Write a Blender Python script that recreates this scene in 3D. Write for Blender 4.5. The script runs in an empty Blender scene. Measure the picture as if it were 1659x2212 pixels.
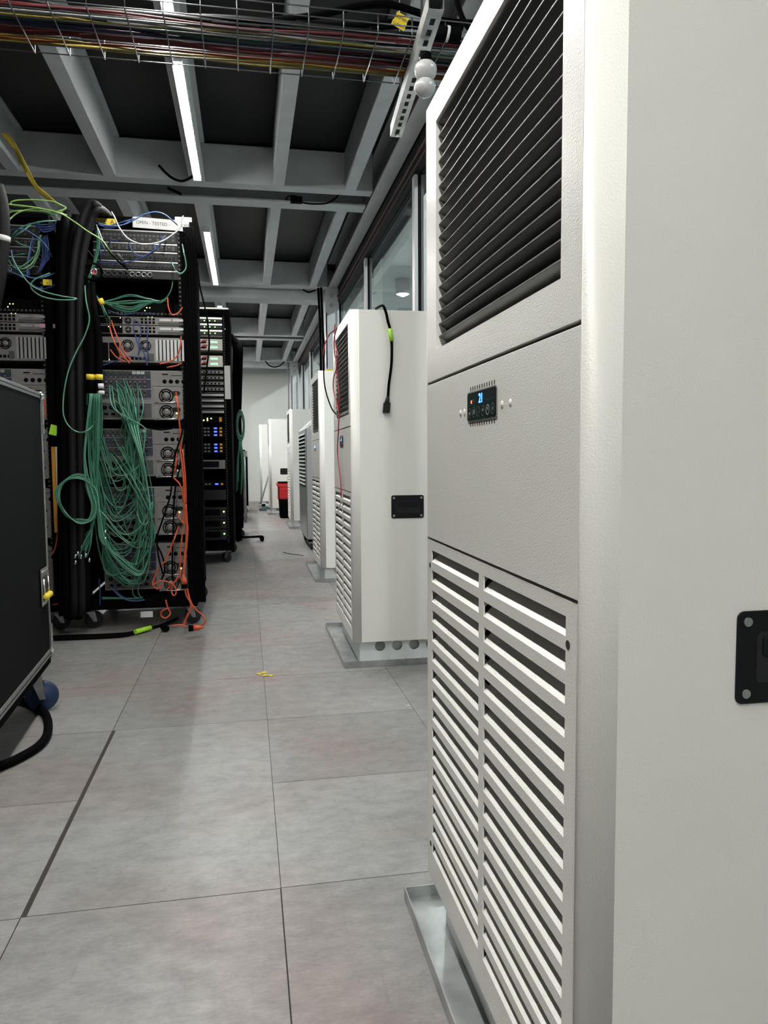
import bpy, bmesh, math, random
from mathutils import Vector, Matrix
random.seed(7)
S = bpy.context.scene
COL = S.collection
R_ = math.radians
# ---------------------------------------------------------------- camera
CAMH = 0.88
FPX, CXP, CYP = 1600.0, 829.5, 1106.0
def _ray(px, py): return Vector((px - CXP, -(py - CYP), -FPX))
_dy = _ray(532, 990).normalized()
_up = _ray(1532, 983.1).cross(_ray(532, 990)).normalized()
if _up.y < 0: _up = -_up
_dx = _dy.cross(_up).normalized()
ROT = Matrix((_dx, _dy, _up))            # world axes as rows, in camera space
cam_d = bpy.data.cameras.new('camera'); cam = bpy.data.objects.new('camera', cam_d); COL.objects.link(cam)
cam.matrix_world = Matrix.Translation((0, 0, CAMH)) @ ROT.to_4x4()
cam_d.sensor_fit = 'VERTICAL'; cam_d.sensor_height = 24.0; cam_d.lens = 24.0 * FPX / 2212.0
cam_d.clip_start = 0.02; cam_d.clip_end = 100
S.camera = cam
def hit(px, py, ax, val):
    d = ROT @ _ray(px, py); o = Vector((0, 0, CAMH)); t = (val - o[ax]) / d[ax]
    return o + d * t
def PY(px, py, y): return hit(px, py, 1, y)
# ---------------------------------------------------------------- world, exposure
w = bpy.data.worlds.new('world'); S.world = w; w.use_nodes = True
w.node_tree.nodes['Background'].inputs[0].default_value = (0.5, 0.56, 0.62, 1)
w.node_tree.nodes['Background'].inputs[1].default_value = 0.02
S.view_settings.view_transform = 'Standard'; S.view_settings.look = 'None'
S.view_settings.gamma = 1.0; S.view_settings.use_curve_mapping = False
S.view_settings.exposure = 1.63
TUBE_POWER = 60.0
# ---------------------------------------------------------------- materials
MATS = {}
def mat(name, col, rough=0.5, metal=0.0, spec=0.5, bump=None, noise=None, emit=None, estr=0, alpha=None, coat=0):
    """bump=(scale, strength, distance) ; noise=(scale, amount, stretch) colour mottling"""
    m = bpy.data.materials.new(name); m.use_nodes = True
    nt = m.node_tree; b = nt.nodes['Principled BSDF']
    b.inputs['Base Color'].default_value = (*col, 1); b.inputs['Roughness'].default_value = rough
    b.inputs['Metallic'].default_value = metal; b.inputs['Specular IOR Level'].default_value = spec
    if coat: b.inputs['Coat Weight'].default_value = coat; b.inputs['Coat Roughness'].default_value = 0.12
    tc = nt.nodes.new('ShaderNodeTexCoord')
    if bump:
        n = nt.nodes.new('ShaderNodeTexNoise'); n.inputs['Scale'].default_value = bump[0]; n.inputs['Detail'].default_value = 2
        nt.links.new(tc.outputs['Object'], n.inputs['Vector'])
        bp = nt.nodes.new('ShaderNodeBump'); bp.inputs['Strength'].default_value = bump[1]; bp.inputs['Distance'].default_value = bump[2]
        nt.links.new(n.outputs[0], bp.inputs['Height']); nt.links.new(bp.outputs[0], b.inputs['Normal'])
        if coat: nt.links.new(bp.outputs[0], b.inputs['Coat Normal'])
    if noise:
        n = nt.nodes.new('ShaderNodeTexNoise'); n.inputs['Scale'].default_value = noise[0]; n.inputs['Detail'].default_value = 5
        mp = nt.nodes.new('ShaderNodeMapping'); mp.inputs['Scale'].default_value = noise[2] if len(noise) > 2 else (1, 1, 1)
        nt.links.new(tc.outputs['Object'], mp.inputs[0]); nt.links.new(mp.outputs[0], n.inputs['Vector'])
        r = nt.nodes.new('ShaderNodeMapRange'); r.inputs[1].default_value = 0.3; r.inputs[2].default_value = 0.7
        r.inputs[3].default_value = 1 - noise[1]; r.inputs[4].default_value = 1 + noise[1]
        nt.links.new(n.outputs[0], r.inputs[0])
        mx = nt.nodes.new('ShaderNodeVectorMath'); mx.operation = 'SCALE'; mx.inputs[0].default_value = col
        nt.links.new(r.outputs[0], mx.inputs['Scale']); nt.links.new(mx.outputs[0], b.inputs['Base Color'])
    if emit:
        b.inputs['Emission Color'].default_value = (*emit, 1); b.inputs['Emission Strength'].default_value = estr
    MATS[name] = m; return m
def srgb(r, g, b):
    f = lambda c: ((c/255+0.055)/1.055)**2.4 if c > 10 else c/255/12.92
    return (f(r), f(g), f(b))
M = MATS
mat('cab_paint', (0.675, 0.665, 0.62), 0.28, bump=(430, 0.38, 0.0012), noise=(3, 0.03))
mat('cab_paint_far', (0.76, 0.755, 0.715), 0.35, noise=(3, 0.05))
mat('louver_dark', (0.028, 0.030, 0.029), 0.38)
mat('louver_lit_edge', (0.13, 0.13, 0.125), 0.4)  # lighter grey paints in the light caught by the blade edges
mat('void', (0.006, 0.006, 0.007), 0.9)
mat('dark_hole', (0.02, 0.018, 0.016), 0.8)
mat('black_plastic', (0.003, 0.0033, 0.004), 0.5, spec=0.25)
mat('black_gloss', (0.004, 0.005, 0.008), 0.12)
mat('screw_zinc', (0.42, 0.4, 0.36), 0.4, 0.9)
mat('galv', (0.36, 0.375, 0.37), 0.36, 0.75, noise=(10, 0.35), bump=(30, 0.1, 0.001))
mat('plinth', (0.72, 0.76, 0.755), 0.45, 0.2, noise=(9, 0.08))
mat('blue_led', (0.0, 0.02, 0.2), 0.4, emit=(0.02, 0.09, 1.0), estr=6)
mat('blue_glow', (0.0, 0.01, 0.1), 0.4, emit=(0.0, 0.02, 1.0), estr=0.12)
mat('red_led', (0.2, 0.02, 0.0), 0.4, emit=(1.0, 0.12, 0.05), estr=3)
mat('icon_grey', (0.25, 0.25, 0.25), 0.5)
mat('icon_dim', (0.06, 0.06, 0.06), 0.5)
mat('white_label', (0.5, 0.5, 0.48), 0.6)
mat('yellow_label', (0.62, 0.47, 0.02), 0.5)
mat('ink', (0.02, 0.02, 0.025), 0.7)
mat('blue_ink', (0.02, 0.09, 0.4), 0.7)
mat('steel_beam', (0.46, 0.485, 0.50), 0.5, noise=(6, 0.08))
mat('primer_edge', (0.09, 0.05, 0.046), 0.7)
mat('ceil_panel', (0.0035, 0.0042, 0.0055), 0.5, spec=0.25, noise=(5, 0.3, (6, 1, 1)))
mat('wall_paint', (0.62, 0.63, 0.6), 0.55, noise=(2, 0.03))
mat('wall_dark', (0.12, 0.12, 0.12), 0.7); mat('hall_grey', (0.5, 0.53, 0.53), 0.6)
mat('frame_dark', (0.004, 0.004, 0.0045), 0.6, spec=0.12)
mat('frame_light', (0.42, 0.42, 0.42), 0.4, 0.3)
mat('tube_light', (1, 1, 1), 0.5, emit=(1.0, 0.985, 0.955), estr=TUBE_POWER)
mat('tube_body', (0.7, 0.72, 0.72), 0.5)
mat('wire_zinc', (0.16, 0.165, 0.17), 0.35, 0.9)
mat('bulb', (0.42, 0.415, 0.41), 0.25)
mat('rack_black', (0.0022, 0.0022, 0.0025), 0.75, spec=0.02)
mat('rack_rail', (0.003, 0.003, 0.003), 0.6, spec=0.03)
mat('device_grey', (0.165, 0.158, 0.15), 0.45, 0.3, noise=(30, 0.1))
mat('device_dark', (0.010, 0.010, 0.011), 0.5, spec=0.3)
mat('device_mid', (0.05, 0.05, 0.05), 0.5, 0.2)
mat('metal_strip', (0.36, 0.36, 0.35), 0.35, 0.8)
mat('chrome', (0.7, 0.7, 0.7), 0.22, 1.0)
mat('brass', (0.16, 0.12, 0.08), 0.35, 0.9)
mat('port_blue', (0.006, 0.01, 0.03), 0.5)
mat('pcb_green', (0.006, 0.025, 0.016), 0.5)
mat('led_yellow', (0.3, 0.3, 0.05), 0.4, emit=(0.85, 1.0, 0.25), estr=2.2)
mat('led_green', (0.1, 0.3, 0.05), 0.4, emit=(0.3, 1.0, 0.2), estr=1.6)
mat('led_blue', (0.02, 0.05, 0.3), 0.4, emit=(0.04, 0.06, 1.0), estr=1.6)
mat('led_orange', (0.3, 0.1, 0.02), 0.4, emit=(1.0, 0.35, 0.15), estr=5)
mat('cable_green', (0.03, 0.14, 0.085), 0.45)
mat('cable_mint', (0.09, 0.25, 0.165), 0.45)
mat('cable_lime', (0.25, 0.42, 0.12), 0.45)
mat('cable_blue', (0.012, 0.035, 0.14), 0.5)
mat('cable_paleblue', (0.06, 0.12, 0.3), 0.5)
mat('cable_orange', (0.45, 0.065, 0.018), 0.5)
mat('cable_red', (0.28, 0.015, 0.02), 0.5)
mat('cable_yellow', (0.6, 0.44, 0.03), 0.5)
mat('cable_white', (0.55, 0.55, 0.55), 0.5)
mat('cable_black', (0.0022, 0.0022, 0.0025), 0.7, spec=0.02)
mat('sleeve', (0.007, 0.007, 0.0075), 0.6, spec=0.15, bump=(300, 0.5, 0.001))
mat('lime_tape', (0.3, 0.62, 0.02), 0.5)
mat('case_panel', (0.004, 0.0046, 0.0046), 0.7, spec=0.05, bump=(500, 0.1, 0.0005))
mat('aluminium', (0.33, 0.33, 0.33), 0.38, 0.9, noise=(40, 0.15))
mat('wheel_blue', (0.006, 0.02, 0.065), 0.5); mat('button_pale', (0.3, 0.4, 0.33), 0.5, emit=(0.6, 1.0, 0.75), estr=0.22)
mat('rubber', (0.015, 0.015, 0.015), 0.6)
mat('wood_edge', (0.022, 0.015, 0.010), 0.8)
mat('silver_paint', (0.4, 0.42, 0.43), 0.3, 0.6)
mat('red_plastic', (0.62, 0.012, 0.015), 0.4)
mat('mop_grey', (0.09, 0.12, 0.13), 0.9)
mat('handle_grey', (0.16, 0.17, 0.17), 0.5)
mat('pvc_strip', (0.75, 0.74, 0.7), 0.5)
mat('amber_strip', (0.6, 0.27, 0.02), 0.5)
mat('pink_label', (0.5, 0.25, 0.35), 0.5)
mat('red_panel', (0.3, 0.02, 0.03), 0.5)
mat('cream_panel', (0.5, 0.48, 0.42), 0.5)
def glass_mat():
    m = bpy.data.materials.new('window_glass'); m.use_nodes = True; nt = m.node_tree
    b = nt.nodes['Principled BSDF']; nt.nodes.remove(b)
    g = nt.nodes.new('ShaderNodeBsdfGlossy'); g.inputs['Roughness'].default_value = 0.02; g.inputs['Color'].default_value = (0.9, 0.95, 0.96, 1)
    t = nt.nodes.new('ShaderNodeBsdfTransparent'); t.inputs['Color'].default_value = (0.9, 0.95, 0.95, 1)
    f = nt.nodes.new('ShaderNodeFresnel'); f.inputs['IOR'].default_value = 1.5
    mx = nt.nodes.new('ShaderNodeMixShader')
    gm = nt.nodes.new('ShaderNodeNewGeometry'); iv = nt.nodes.new('ShaderNodeMath'); iv.operation = 'SUBTRACT'; iv.inputs[0].default_value = 1.0
    nt.links.new(gm.outputs['Backfacing'], iv.inputs[1]); ml = nt.nodes.new('ShaderNodeMath'); ml.operation = 'MULTIPLY'
    nt.links.new(f.outputs[0], ml.inputs[0]); nt.links.new(iv.outputs[0], ml.inputs[1])
    nt.links.new(ml.outputs[0], mx.inputs[0]); nt.links.new(t.outputs[0], mx.inputs[1]); nt.links.new(g.outputs[0], mx.inputs[2])
    nt.links.new(mx.outputs[0], nt.nodes['Material Output'].inputs['Surface'])
    MATS['window_glass'] = m
glass_mat()
def floor_mat():
    m = mat('floor_vinyl', (0.3, 0.285, 0.275), 0.42); nt = m.node_tree; b = nt.nodes['Principled BSDF']
    tc = nt.nodes.new('ShaderNodeTexCoord')
    at = nt.nodes.new('ShaderNodeAttribute'); at.attribute_name = 'tile'
    def noise(scale, det, st=(1, 1, 1), off=None, rough=0.6):
        mp = nt.nodes.new('ShaderNodeMapping'); mp.inputs['Scale'].default_value = st
        nt.links.new(tc.outputs['Object'], mp.inputs[0])
        n = nt.nodes.new('ShaderNodeTexNoise'); n.inputs['Scale'].default_value = scale; n.inputs['Detail'].default_value = det
        n.inputs['Roughness'].default_value = rough
        nt.links.new(mp.outputs[0], n.inputs['Vector']); return n.outputs[0]
    def rng(src, a, bb, c, d):
        r = nt.nodes.new('ShaderNodeMapRange'); r.inputs[1].default_value = a; r.inputs[2].default_value = bb
        r.inputs[3].default_value = c; r.inputs[4].default_value = d; nt.links.new(src, r.inputs[0]); return r.outputs[0]
    def mul(a, c):
        x = nt.nodes.new('ShaderNodeMath'); x.operation = 'MULTIPLY'; nt.links.new(a, x.inputs[0]); nt.links.new(c, x.inputs[1]); return x.outputs[0]
    big = rng(noise(2.2, 4), 0.3, 0.7, 0.88, 1.12)
    mid = rng(noise(13, 7, (1.0, 1.8, 1), rough=0.7), 0.3, 0.7, 0.76, 1.2)
    fine = rng(noise(90, 5, (0.6, 1.8, 1), rough=0.8), 0.3, 0.7, 0.82, 1.16)
    scuff = rng(noise(16, 3, (3.5, 0.35, 1)), 0.66, 0.74, 1.0, 0.86)
    k = mul(mul(mul(big, mid), mul(fine, scuff)), at.outputs['Fac'])
    sc = nt.nodes.new('ShaderNodeVectorMath'); sc.operation = 'SCALE'
    mixc = nt.nodes.new('ShaderNodeMix'); mixc.data_type = 'RGBA'
    mixc.inputs[6].default_value = (0.205, 0.2, 0.195, 1); mixc.inputs[7].default_value = (0.205, 0.17, 0.16, 1)
    nt.links.new(rng(noise(1.3, 2), 0.45, 0.62, 0, 1), mixc.inputs[0])
    nt.links.new(mixc.outputs[2], sc.inputs[0]); nt.links.new(k, sc.inputs['Scale'])
    nt.links.new(sc.outputs[0], b.inputs['Base Color'])
    bp = nt.nodes.new('ShaderNodeBump'); bp.inputs['Strength'].default_value = 0.15; bp.inputs['Distance'].default_value = 0.001
    nt.links.new(noise(120, 3), bp.inputs['Height']); nt.links.new(bp.outputs[0], b.inputs['Normal'])
    nt.links.new(rng(noise(20, 3), 0.3, 0.7, 0.36, 0.52), b.inputs['Roughness'])
floor_mat()
# ---------------------------------------------------------------- mesh builder
class MB:
    def __init__(s): s.v = []; s.f = []; s.sm = []; s.attr = []
    def add(s, vs, fs, smooth=False):
        o = len(s.v); s.v += [tuple(v) for v in vs]; s.f += [tuple(i + o for i in f) for f in fs]; s.sm += [smooth] * len(fs); return s
    def box(s, x0, x1, y0, y1, z0, z1):
        return s.add([(x0,y0,z0),(x1,y0,z0),(x1,y1,z0),(x0,y1,z0),(x0,y0,z1),(x1,y0,z1),(x1,y1,z1),(x0,y1,z1)],
                     [(0,3,2,1),(4,5,6,7),(0,1,5,4),(1,2,6,5),(2,3,7,6),(3,0,4,7)])
    def hexa(s, pts): return s.add(pts, [(0,3,2,1),(4,5,6,7),(0,1,5,4),(1,2,6,5),(2,3,7,6),(3,0,4,7)])
    def obox(s, c, ax, ay, az):
        c, ax, ay, az = map(Vector, (c, ax, ay, az))
        return s.hexa([c-ax-ay-az, c+ax-ay-az, c+ax+ay-az, c-ax+ay-az, c-ax-ay+az, c+ax-ay+az, c+ax+ay+az, c-ax+ay+az])
    def extrude(s, poly, axis, a, b, smooth=False):
        """poly: 2D list in the other two axes (cyclic order x,y,z without axis)"""
        n = len(poly)
        def mk(p, t):
            if axis == 0: return (t, p[0], p[1])
            if axis == 1: return (p[0], t, p[1])
            return (p[0], p[1], t)
        vs = [mk(p, a) for p in poly] + [mk(p, b) for p in poly]
        s.add(vs, [tuple(range(n))[::-1], tuple(range(n, 2*n))])
        o = len(s.v) - 2*n
        for i in range(n):
            j = (i+1) % n; s.f.append((o+i, o+j, o+n+j, o+n+i)); s.sm.append(smooth)
        return s
    def cyl(s, p0, p1, r, n=16, r1=None, caps=True):
        p0, p1 = Vector(p0), Vector(p1); d = (p1-p0).normalized()
        a = d.orthogonal().normalized(); b = d.cross(a); r1 = r if r1 is None else r1
        vs = [p0 + (a*math.cos(2*math.pi*i/n) + b*math.sin(2*math.pi*i/n))*r for i in range(n)]
        vs += [p1 + (a*math.cos(2*math.pi*i/n) + b*math.sin(2*math.pi*i/n))*r1 for i in range(n)]
        s.add(vs, [(i, (i+1)%n, n+(i+1)%n, n+i) for i in range(n)], True)
        if caps:
            o = len(s.v) - 2*n; s.f += [tuple(o+i for i in range(n))[::-1], tuple(o+n+i for i in range(n))]; s.sm += [False, False]
        return s
    def ring(s, c, axis, r0, r1, h, n=24):
        """flat annulus with thickness h along +axis vector"""
        c = Vector(c); d = Vector(axis).normalized(); a = d.orthogonal().normalized(); b = d.cross(a)
        cs = [(a*math.cos(2*math.pi*i/n) + b*math.sin(2*math.pi*i/n)) for i in range(n)]
        vs = [c+q*r0 for q in cs] + [c+q*r1 for q in cs] + [c+q*r1+d*h for q in cs] + [c+q*r0+d*h for q in cs]
        fs = []
        for i in range(n):
            j = (i+1) % n
            for k in range(4):
                l = (k+1) % 4; fs.append((k*n+i, k*n+j, l*n+j, l*n+i))
        return s.add(vs, fs, True)
    def tube(s, pts, r, n=6, r_end=None):
        pts = [Vector(p) for p in pts]; m = len(pts); vs = []
        t = (pts[1]-pts[0]).normalized(); nrm = t.orthogonal().normalized()
        for i, p in enumerate(pts):
            t2 = (pts[min(i+1, m-1)] - pts[max(i-1, 0)])
            if t2.length > 1e-9: t2.normalize()
            else: t2 = t
            nrm = (nrm - t2*nrm.dot(t2))
            nrm = nrm.normalized() if nrm.length > 1e-6 else t2.orthogonal().normalized()
            b = t2.cross(nrm); rr = r if r_end is None else r + (r_end-r)*i/(m-1)
            vs += [p + (nrm*math.cos(2*math.pi*k/n) + b*math.sin(2*math.pi*k/n))*rr for k in range(n)]
            t = t2
        fs = [(i*n+k, i*n+(k+1)%n, (i+1)*n+(k+1)%n, (i+1)*n+k) for i in range(m-1) for k in range(n)]
        s.add(vs, fs, True)
        o = len(s.v) - len(vs); s.f += [tuple(o+k for k in range(n))[::-1], tuple(o+(m-1)*n+k for k in range(n))]; s.sm += [False, False]
        return s
    def lathe(s, c, axis, prof, n=24):
        """prof: list of (radius, height)"""
        c = Vector(c); d = Vector(axis).normalized(); a = d.orthogonal().normalized(); b = d.cross(a); vs = []
        for (r, h) in prof: vs += [c + d*h + (a*math.cos(2*math.pi*i/n) + b*math.sin(2*math.pi*i/n))*max(r, 1e-5) for i in range(n)]
        fs = [(k*n+i, k*n+(i+1)%n, (k+1)*n+(i+1)%n, (k+1)*n+i) for k in range(len(prof)-1) for i in range(n)]
        return s.add(vs, fs, True)
    def rrect(s, axis, c, hw, hh, r, a, b, seg=5):
        """rounded rectangle prism; c centre in 2D plane"""
        poly = []
        for cx, cy, a0 in ((hw-r, hh-r, 0), (-hw+r, hh-r, 90), (-hw+r, -hh+r, 180), (hw-r, -hh+r, 270)):
            for i in range(seg+1):
                t = R_(a0 + 90*i/seg); poly.append((c[0]+cx+r*math.cos(t), c[1]+cy+r*math.sin(t)))
        return s.extrude(poly, axis, a, b)
    def build(s, name, m, parent=None, loc=None, bevel=0, bseg=2):
        me = bpy.data.meshes.new(name); me.from_pydata(s.v, [], s.f); me.update()
        for p, q in zip(me.polygons, s.sm): p.use_smooth = q
        me.materials.append(MATS[m] if isinstance(m, str) else m)
        bm = bmesh.new(); bm.from_mesh(me); bmesh.ops.recalc_face_normals(bm, faces=bm.faces); bm.to_mesh(me); bm.free()
        o = bpy.data.objects.new(name, me); COL.objects.link(o)
        if parent: o.parent = parent
        if loc: o.location = loc
        if bevel:
            bv = o.modifiers.new('bevel', 'BEVEL'); bv.width = bevel; bv.segments = bseg; bv.limit_method = 'ANGLE'; bv.angle_limit = R_(40)
        return o
def tag(o, label=None, cat=None, group=None, kind=None):
    if label: o['label'] = label
    if cat: o['category'] = cat
    if group: o['group'] = group
    if kind: o['kind'] = kind
    return o
def thing(name, label, cat, loc=(0,0,0), rz=0, group=None):
    o = bpy.data.objects.new(name, None); COL.objects.link(o); o.location = loc; o.rotation_euler = (0, 0, rz)
    o.empty_display_size = 0.05
    return tag(o, label, cat, group)
def struct(name, mb, m, parent=None, bevel=0):
    o = mb.build(name, m, parent, bevel=bevel)
    if not parent: o['kind'] = 'structure'
    return o
KIDS = {}
def copy_tree(o, parent=None, label=None, group=None):
    c = o.copy(); COL.objects.link(c)
    if parent is not None: c.parent = parent
    if label: c['label'] = label
    if group: c['group'] = group
    for ch in [x for x in list(COL.objects) if x.parent == o]: copy_tree(ch, c)
    return c
def text(name, body, size, m, parent, loc, right, upv, extrude=0.0002, align='CENTER'):
    cu = bpy.data.curves.new(name, 'FONT'); cu.body = body; cu.size = size; cu.align_x = align; cu.align_y = 'CENTER'; cu.extrude = extrude
    to = bpy.data.objects.new(name + '_src', cu); COL.objects.link(to)
    dg = bpy.context.evaluated_depsgraph_get(); dg.update()
    me = bpy.data.meshes.new_from_object(to.evaluated_get(dg))
    bpy.data.objects.remove(to); bpy.data.curves.remove(cu)
    right, upv = Vector(right).normalized(), Vector(upv).normalized(); nn = right.cross(upv)
    mt = Matrix.Translation(loc) @ Matrix((right, upv, nn)).transposed().to_4x4()
    me.transform(mt); me.name = name; me.materials.clear(); me.materials.append(MATS[m])
    o = bpy.data.objects.new(name, me); COL.objects.link(o)
    if parent: o.parent = parent
    return o
def spline(pts, k=8):
    pts = [Vector(p) for p in pts]
    if len(pts) < 3: return pts
    P = [pts[0]*2 - pts[1]] + pts + [pts[-1]*2 - pts[-2]]; out = []
    for i in range(1, len(P)-2):
        for j in range(k):
            t = j/k; a, b, c, d = P[i-1], P[i], P[i+1], P[i+2]
            out.append(0.5*((2*b) + (c-a)*t + (2*a-5*b+4*c-d)*t*t + (3*b-a-3*c+d)*t**3))
    out.append(P[-2]); return out
def cable(name, pts, r, m, label, cat='cable', group=None, k=8, n=6, parent=None):
    mb = MB().tube(spline(pts, k), r, n); o = mb.build(name, m, parent)
    if parent is None: tag(o, label, cat, group)
    return o
# ================================================================ STRUCTURE
XW = 1.02      # window plane
XL = -3.6      # left wall
YB = -3.6      # wall behind the camera
YF = 15.3
# floor tiles: columns of loose-laid vinyl tiles with hairline gaps over a dark sub-floor
struct('floor', MB().box(XL, XW, YB, YF, -0.05, -0.004), 'wood_edge')
fl = MB(); shades = []
cols = [(-3.6,-2.95),(-2.947,-2.447),(-2.445,-1.948),(-1.946,-1.446),(-1.444,-0.946),(-0.944,-0.4465),(-0.4445,0.0515),(0.053,0.5585),(0.56,1.02)]
for ci, (x0, x1) in enumerate(cols):
    off = {6: 1.473, 7: 1.475, 5: 1.47, 8: 2.015}.get(ci, 1.47 + (0.5 if ci % 2 else 0))
    step = 0.5 if ci in (5, 7) else 1.0
    y = off - step*12; k = -12
    lim = 2.47 if ci == 6 else 99
    while y < YF:
        a, b = max(y, YB), min(y + step, YF)
        if b > a + 0.01:
            sh = random.uniform(0.9, 1.06)
            if ci == 7 and abs(y - 1.975) < 0.03: sh = 0.86
            if ci == 5 and abs(y - 1.97) < 0.03: sh = 0.9
            xa = x0 + (0.009 if (ci == 6 and abs(y - 1.473) < 0.02) else 0)     # the wide gap beside one tile
            xs = -0.0012 if (ci in (6,) and y < 1.4) else 0
            fl.box(xa, x1 + xs, a + 0.0012, b - 0.0012, -0.004, 0.0); shades += [sh]*6
        y += step; k += 1
        if ci == 6 and y > 2.0: step = 0.5
fo = fl.build('floor', 'floor_vinyl'); fo['kind'] = 'structure'
at = fo.data.attributes.new('tile', 'FLOAT', 'FACE')
for i, s_ in enumerate(shades): at.data[i].value = s_
# ceiling and walls
struct('ceiling', MB().box(XL, XW+0.12, YB, YF, 2.935, 2.97), 'ceil_panel')
struct('wall_left', MB().box(XL-0.1, XL, YB, YF, -0.05, 2.97), 'wall_dark')
struct('wall_back', MB().box(XL-0.1, XW+0.12, YB-0.1, YB, -0.05, 2.97), 'wall_paint')
wf = MB().box(XL-0.1, XW+0.12, YF, YF+0.1, -0.05, 2.97)
struct('wall_front', wf, 'wall_paint')
struct('trim_1', MB().box(-1.1, -1.02, YF-0.03, YF, 0, 2.6).box(-0.22, -0.19, YF-0.015, YF, 0, 2.6), 'frame_light')
ZB, ZT = 2.68, 2.935
def cross_beam(n, y0, y1, web, z0=ZB, x0=XL, x1=0.88):
    mb = MB().box(x0, x1, y0, y1, z0, z0+0.012)
    mb.box(x0, x1, web, web+0.012, z0+0.012, ZT)
    mb.box(x0, x1, y0, y1, ZT-0.012, ZT)
    return struct('trim_%d' % n, mb, 'steel_beam')
cross_beam(2, 5.10, 5.20, 5.10); cross_beam(3, 5.40, 5.545, 5.533)
cross_beam(4, 7.96, 8.11, 7.96)
struct('trim_5', MB().extrude([(8.22,2.66),(8.26,2.60),(8.44,2.585),(8.5,2.60),(8.5,2.935),(8.22,2.935)], 0, XL, 0.9).box(XL, 0.88, 8.56, 8.66, 2.66, 2.69), 'steel_beam', bevel=0.01)
cross_beam(6, 11.15, 11.27, 11.15); cross_beam(7, 11.5, 11.64, 11.62)
cross_beam(8, 14.05, 14.2, 14.05)
struct('trim_9', MB().box(XL, 0.9, 14.3, 14.6, 2.6, 2.935), 'steel_beam', bevel=0.01)
cross_beam(10, 2.02, 2.14, 2.12); cross_beam(11, -1.0, -0.86, -0.99)
n = 12
# purlins along the room: a box-section joist with bottom flange
for (ya, yb) in ((-3.5, -1.0), (-0.86, 2.02), (2.14, 5.10), (5.545, 7.96), (8.66, 11.15), (11.64, 14.05)):
    for xc in (-3.03, -2.49, -1.94, -1.394, -0.82, -0.276, 0.247, 0.727):
        wd = 0.05 if abs(xc + 0.276) < 0.01 else 0.037
        mb = MB().box(xc-wd, xc+wd, ya, yb, ZB, ZB+0.004).box(xc-wd, xc-wd+0.004, ya, yb, ZB+0.004, ZT)
        mb.box(xc+wd-0.004, xc+wd, ya, yb, ZB+0.004, ZB+0.02).box(xc-wd, xc+wd, ya, yb, ZT-0.01, ZT)
        if xc < -0.5:     # channel opens to the right on the left-hand joists
            mb = MB().box(xc-wd, xc+wd, ya, yb, ZB, ZB+0.004).box(xc+wd-0.004, xc+wd, ya, yb, ZB+0.004, ZT)
            mb.box(xc+wd, xc+wd+0.03, ya, yb, ZT-0.01, ZT)
        struct('trim_%d' % n, mb, 'steel_beam'); n += 1
# edge beams above the windows
for (ya, yb) in ((-3.5, 2.05), (2.1, 7.98), (8.3, 14.1), (14.3, 15.3)):
    mb = MB().box(0.89, 0.985, ya, yb, ZB, ZB+0.012).box(0.973, 0.985, ya, yb, ZB+0.012, ZT).box(0.89, 0.985, ya, yb, ZT-0.012, ZT)
    o = struct('trim_%d' % n, mb, 'steel_beam'); n += 1
    struct('primer_strip', MB().box(0.884, 0.89, ya, yb, ZB, ZB+0.014), 'primer_edge', parent=o)
    for i in range(int((yb-ya)/0.45)):
        yy = ya + 0.3 + i*0.45
        MB().cyl((0.973, yy, 2.86), (0.962, yy, 2.86), 0.012, 8).build('bolt', 'screw_zinc', o)
# columns
for y0, ym in ((8.0, 8.3), (2.0, 2.3), (14.15, 14.45)):
    mb = MB().box(0.865, 0.985, y0, y0+0.012, 0, 2.68).box(0.865, 0.877, y0, ym, 0, 2.68).box(0.985, 1.0, y0-0.02, ym, 0, 2.68)
    mb.box(0.86, 0.985, y0-0.005, y0, 2.42, 2.68)
    if y0 == 2.0: continue
    o = struct('trim_%d' % n, mb, 'steel_beam'); n += 1
    for z in (2.6, 2.5): MB().cyl((0.925, y0-0.005, z), (0.925, y0-0.012, z), 0.022, 12).build('bolt', 'screw_zinc', o)
    struct('dark_joint', MB().box(0.955, 0.96, y0-0.022, y0-0.02, 0, 2.3), 'frame_dark', parent=o)
# window wall: header, tracks, mullions, glass
mb = MB().box(0.995, 1.14, YB, YF, 2.53, 2.94)
hd = struct('wall_right', mb, 'frame_dark')
struct('track', MB().box(0.985, 0.995, YB, YF, 2.585, 2.6).box(0.99, 0.995, YB, YF, 2.545, 2.552), 'primer_edge', parent=hd)
struct('sill', MB().box(1.0, 1.1, YB, YF, 0.0, 0.08), 'frame_dark', parent=hd)
ys = [-3.4, -1.2, 0.6, 2.5, 4.36, 6.2, 8.1, 9.9, 11.7, 13.4, 15.2]
for i in range(len(ys)-1):
    y0, y1 = ys[i], ys[i+1]
    g = MB().box(1.03, 1.036, y0+0.062, y1-0.006, 0.08, 2.53).build('window_%d' % (i+1), 'window_glass'); g['kind'] = 'structure'
    fr = MB().box(1.0, 1.02, y0-0.005, y0+0.06, 0.08, 2.53).build('mullion', 'frame_light', g)
    MB().box(1.0205, 1.055, y0-0.004, y0+0.06, 0.08, 2.53).build('seal', 'frame_dark', g)
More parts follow.
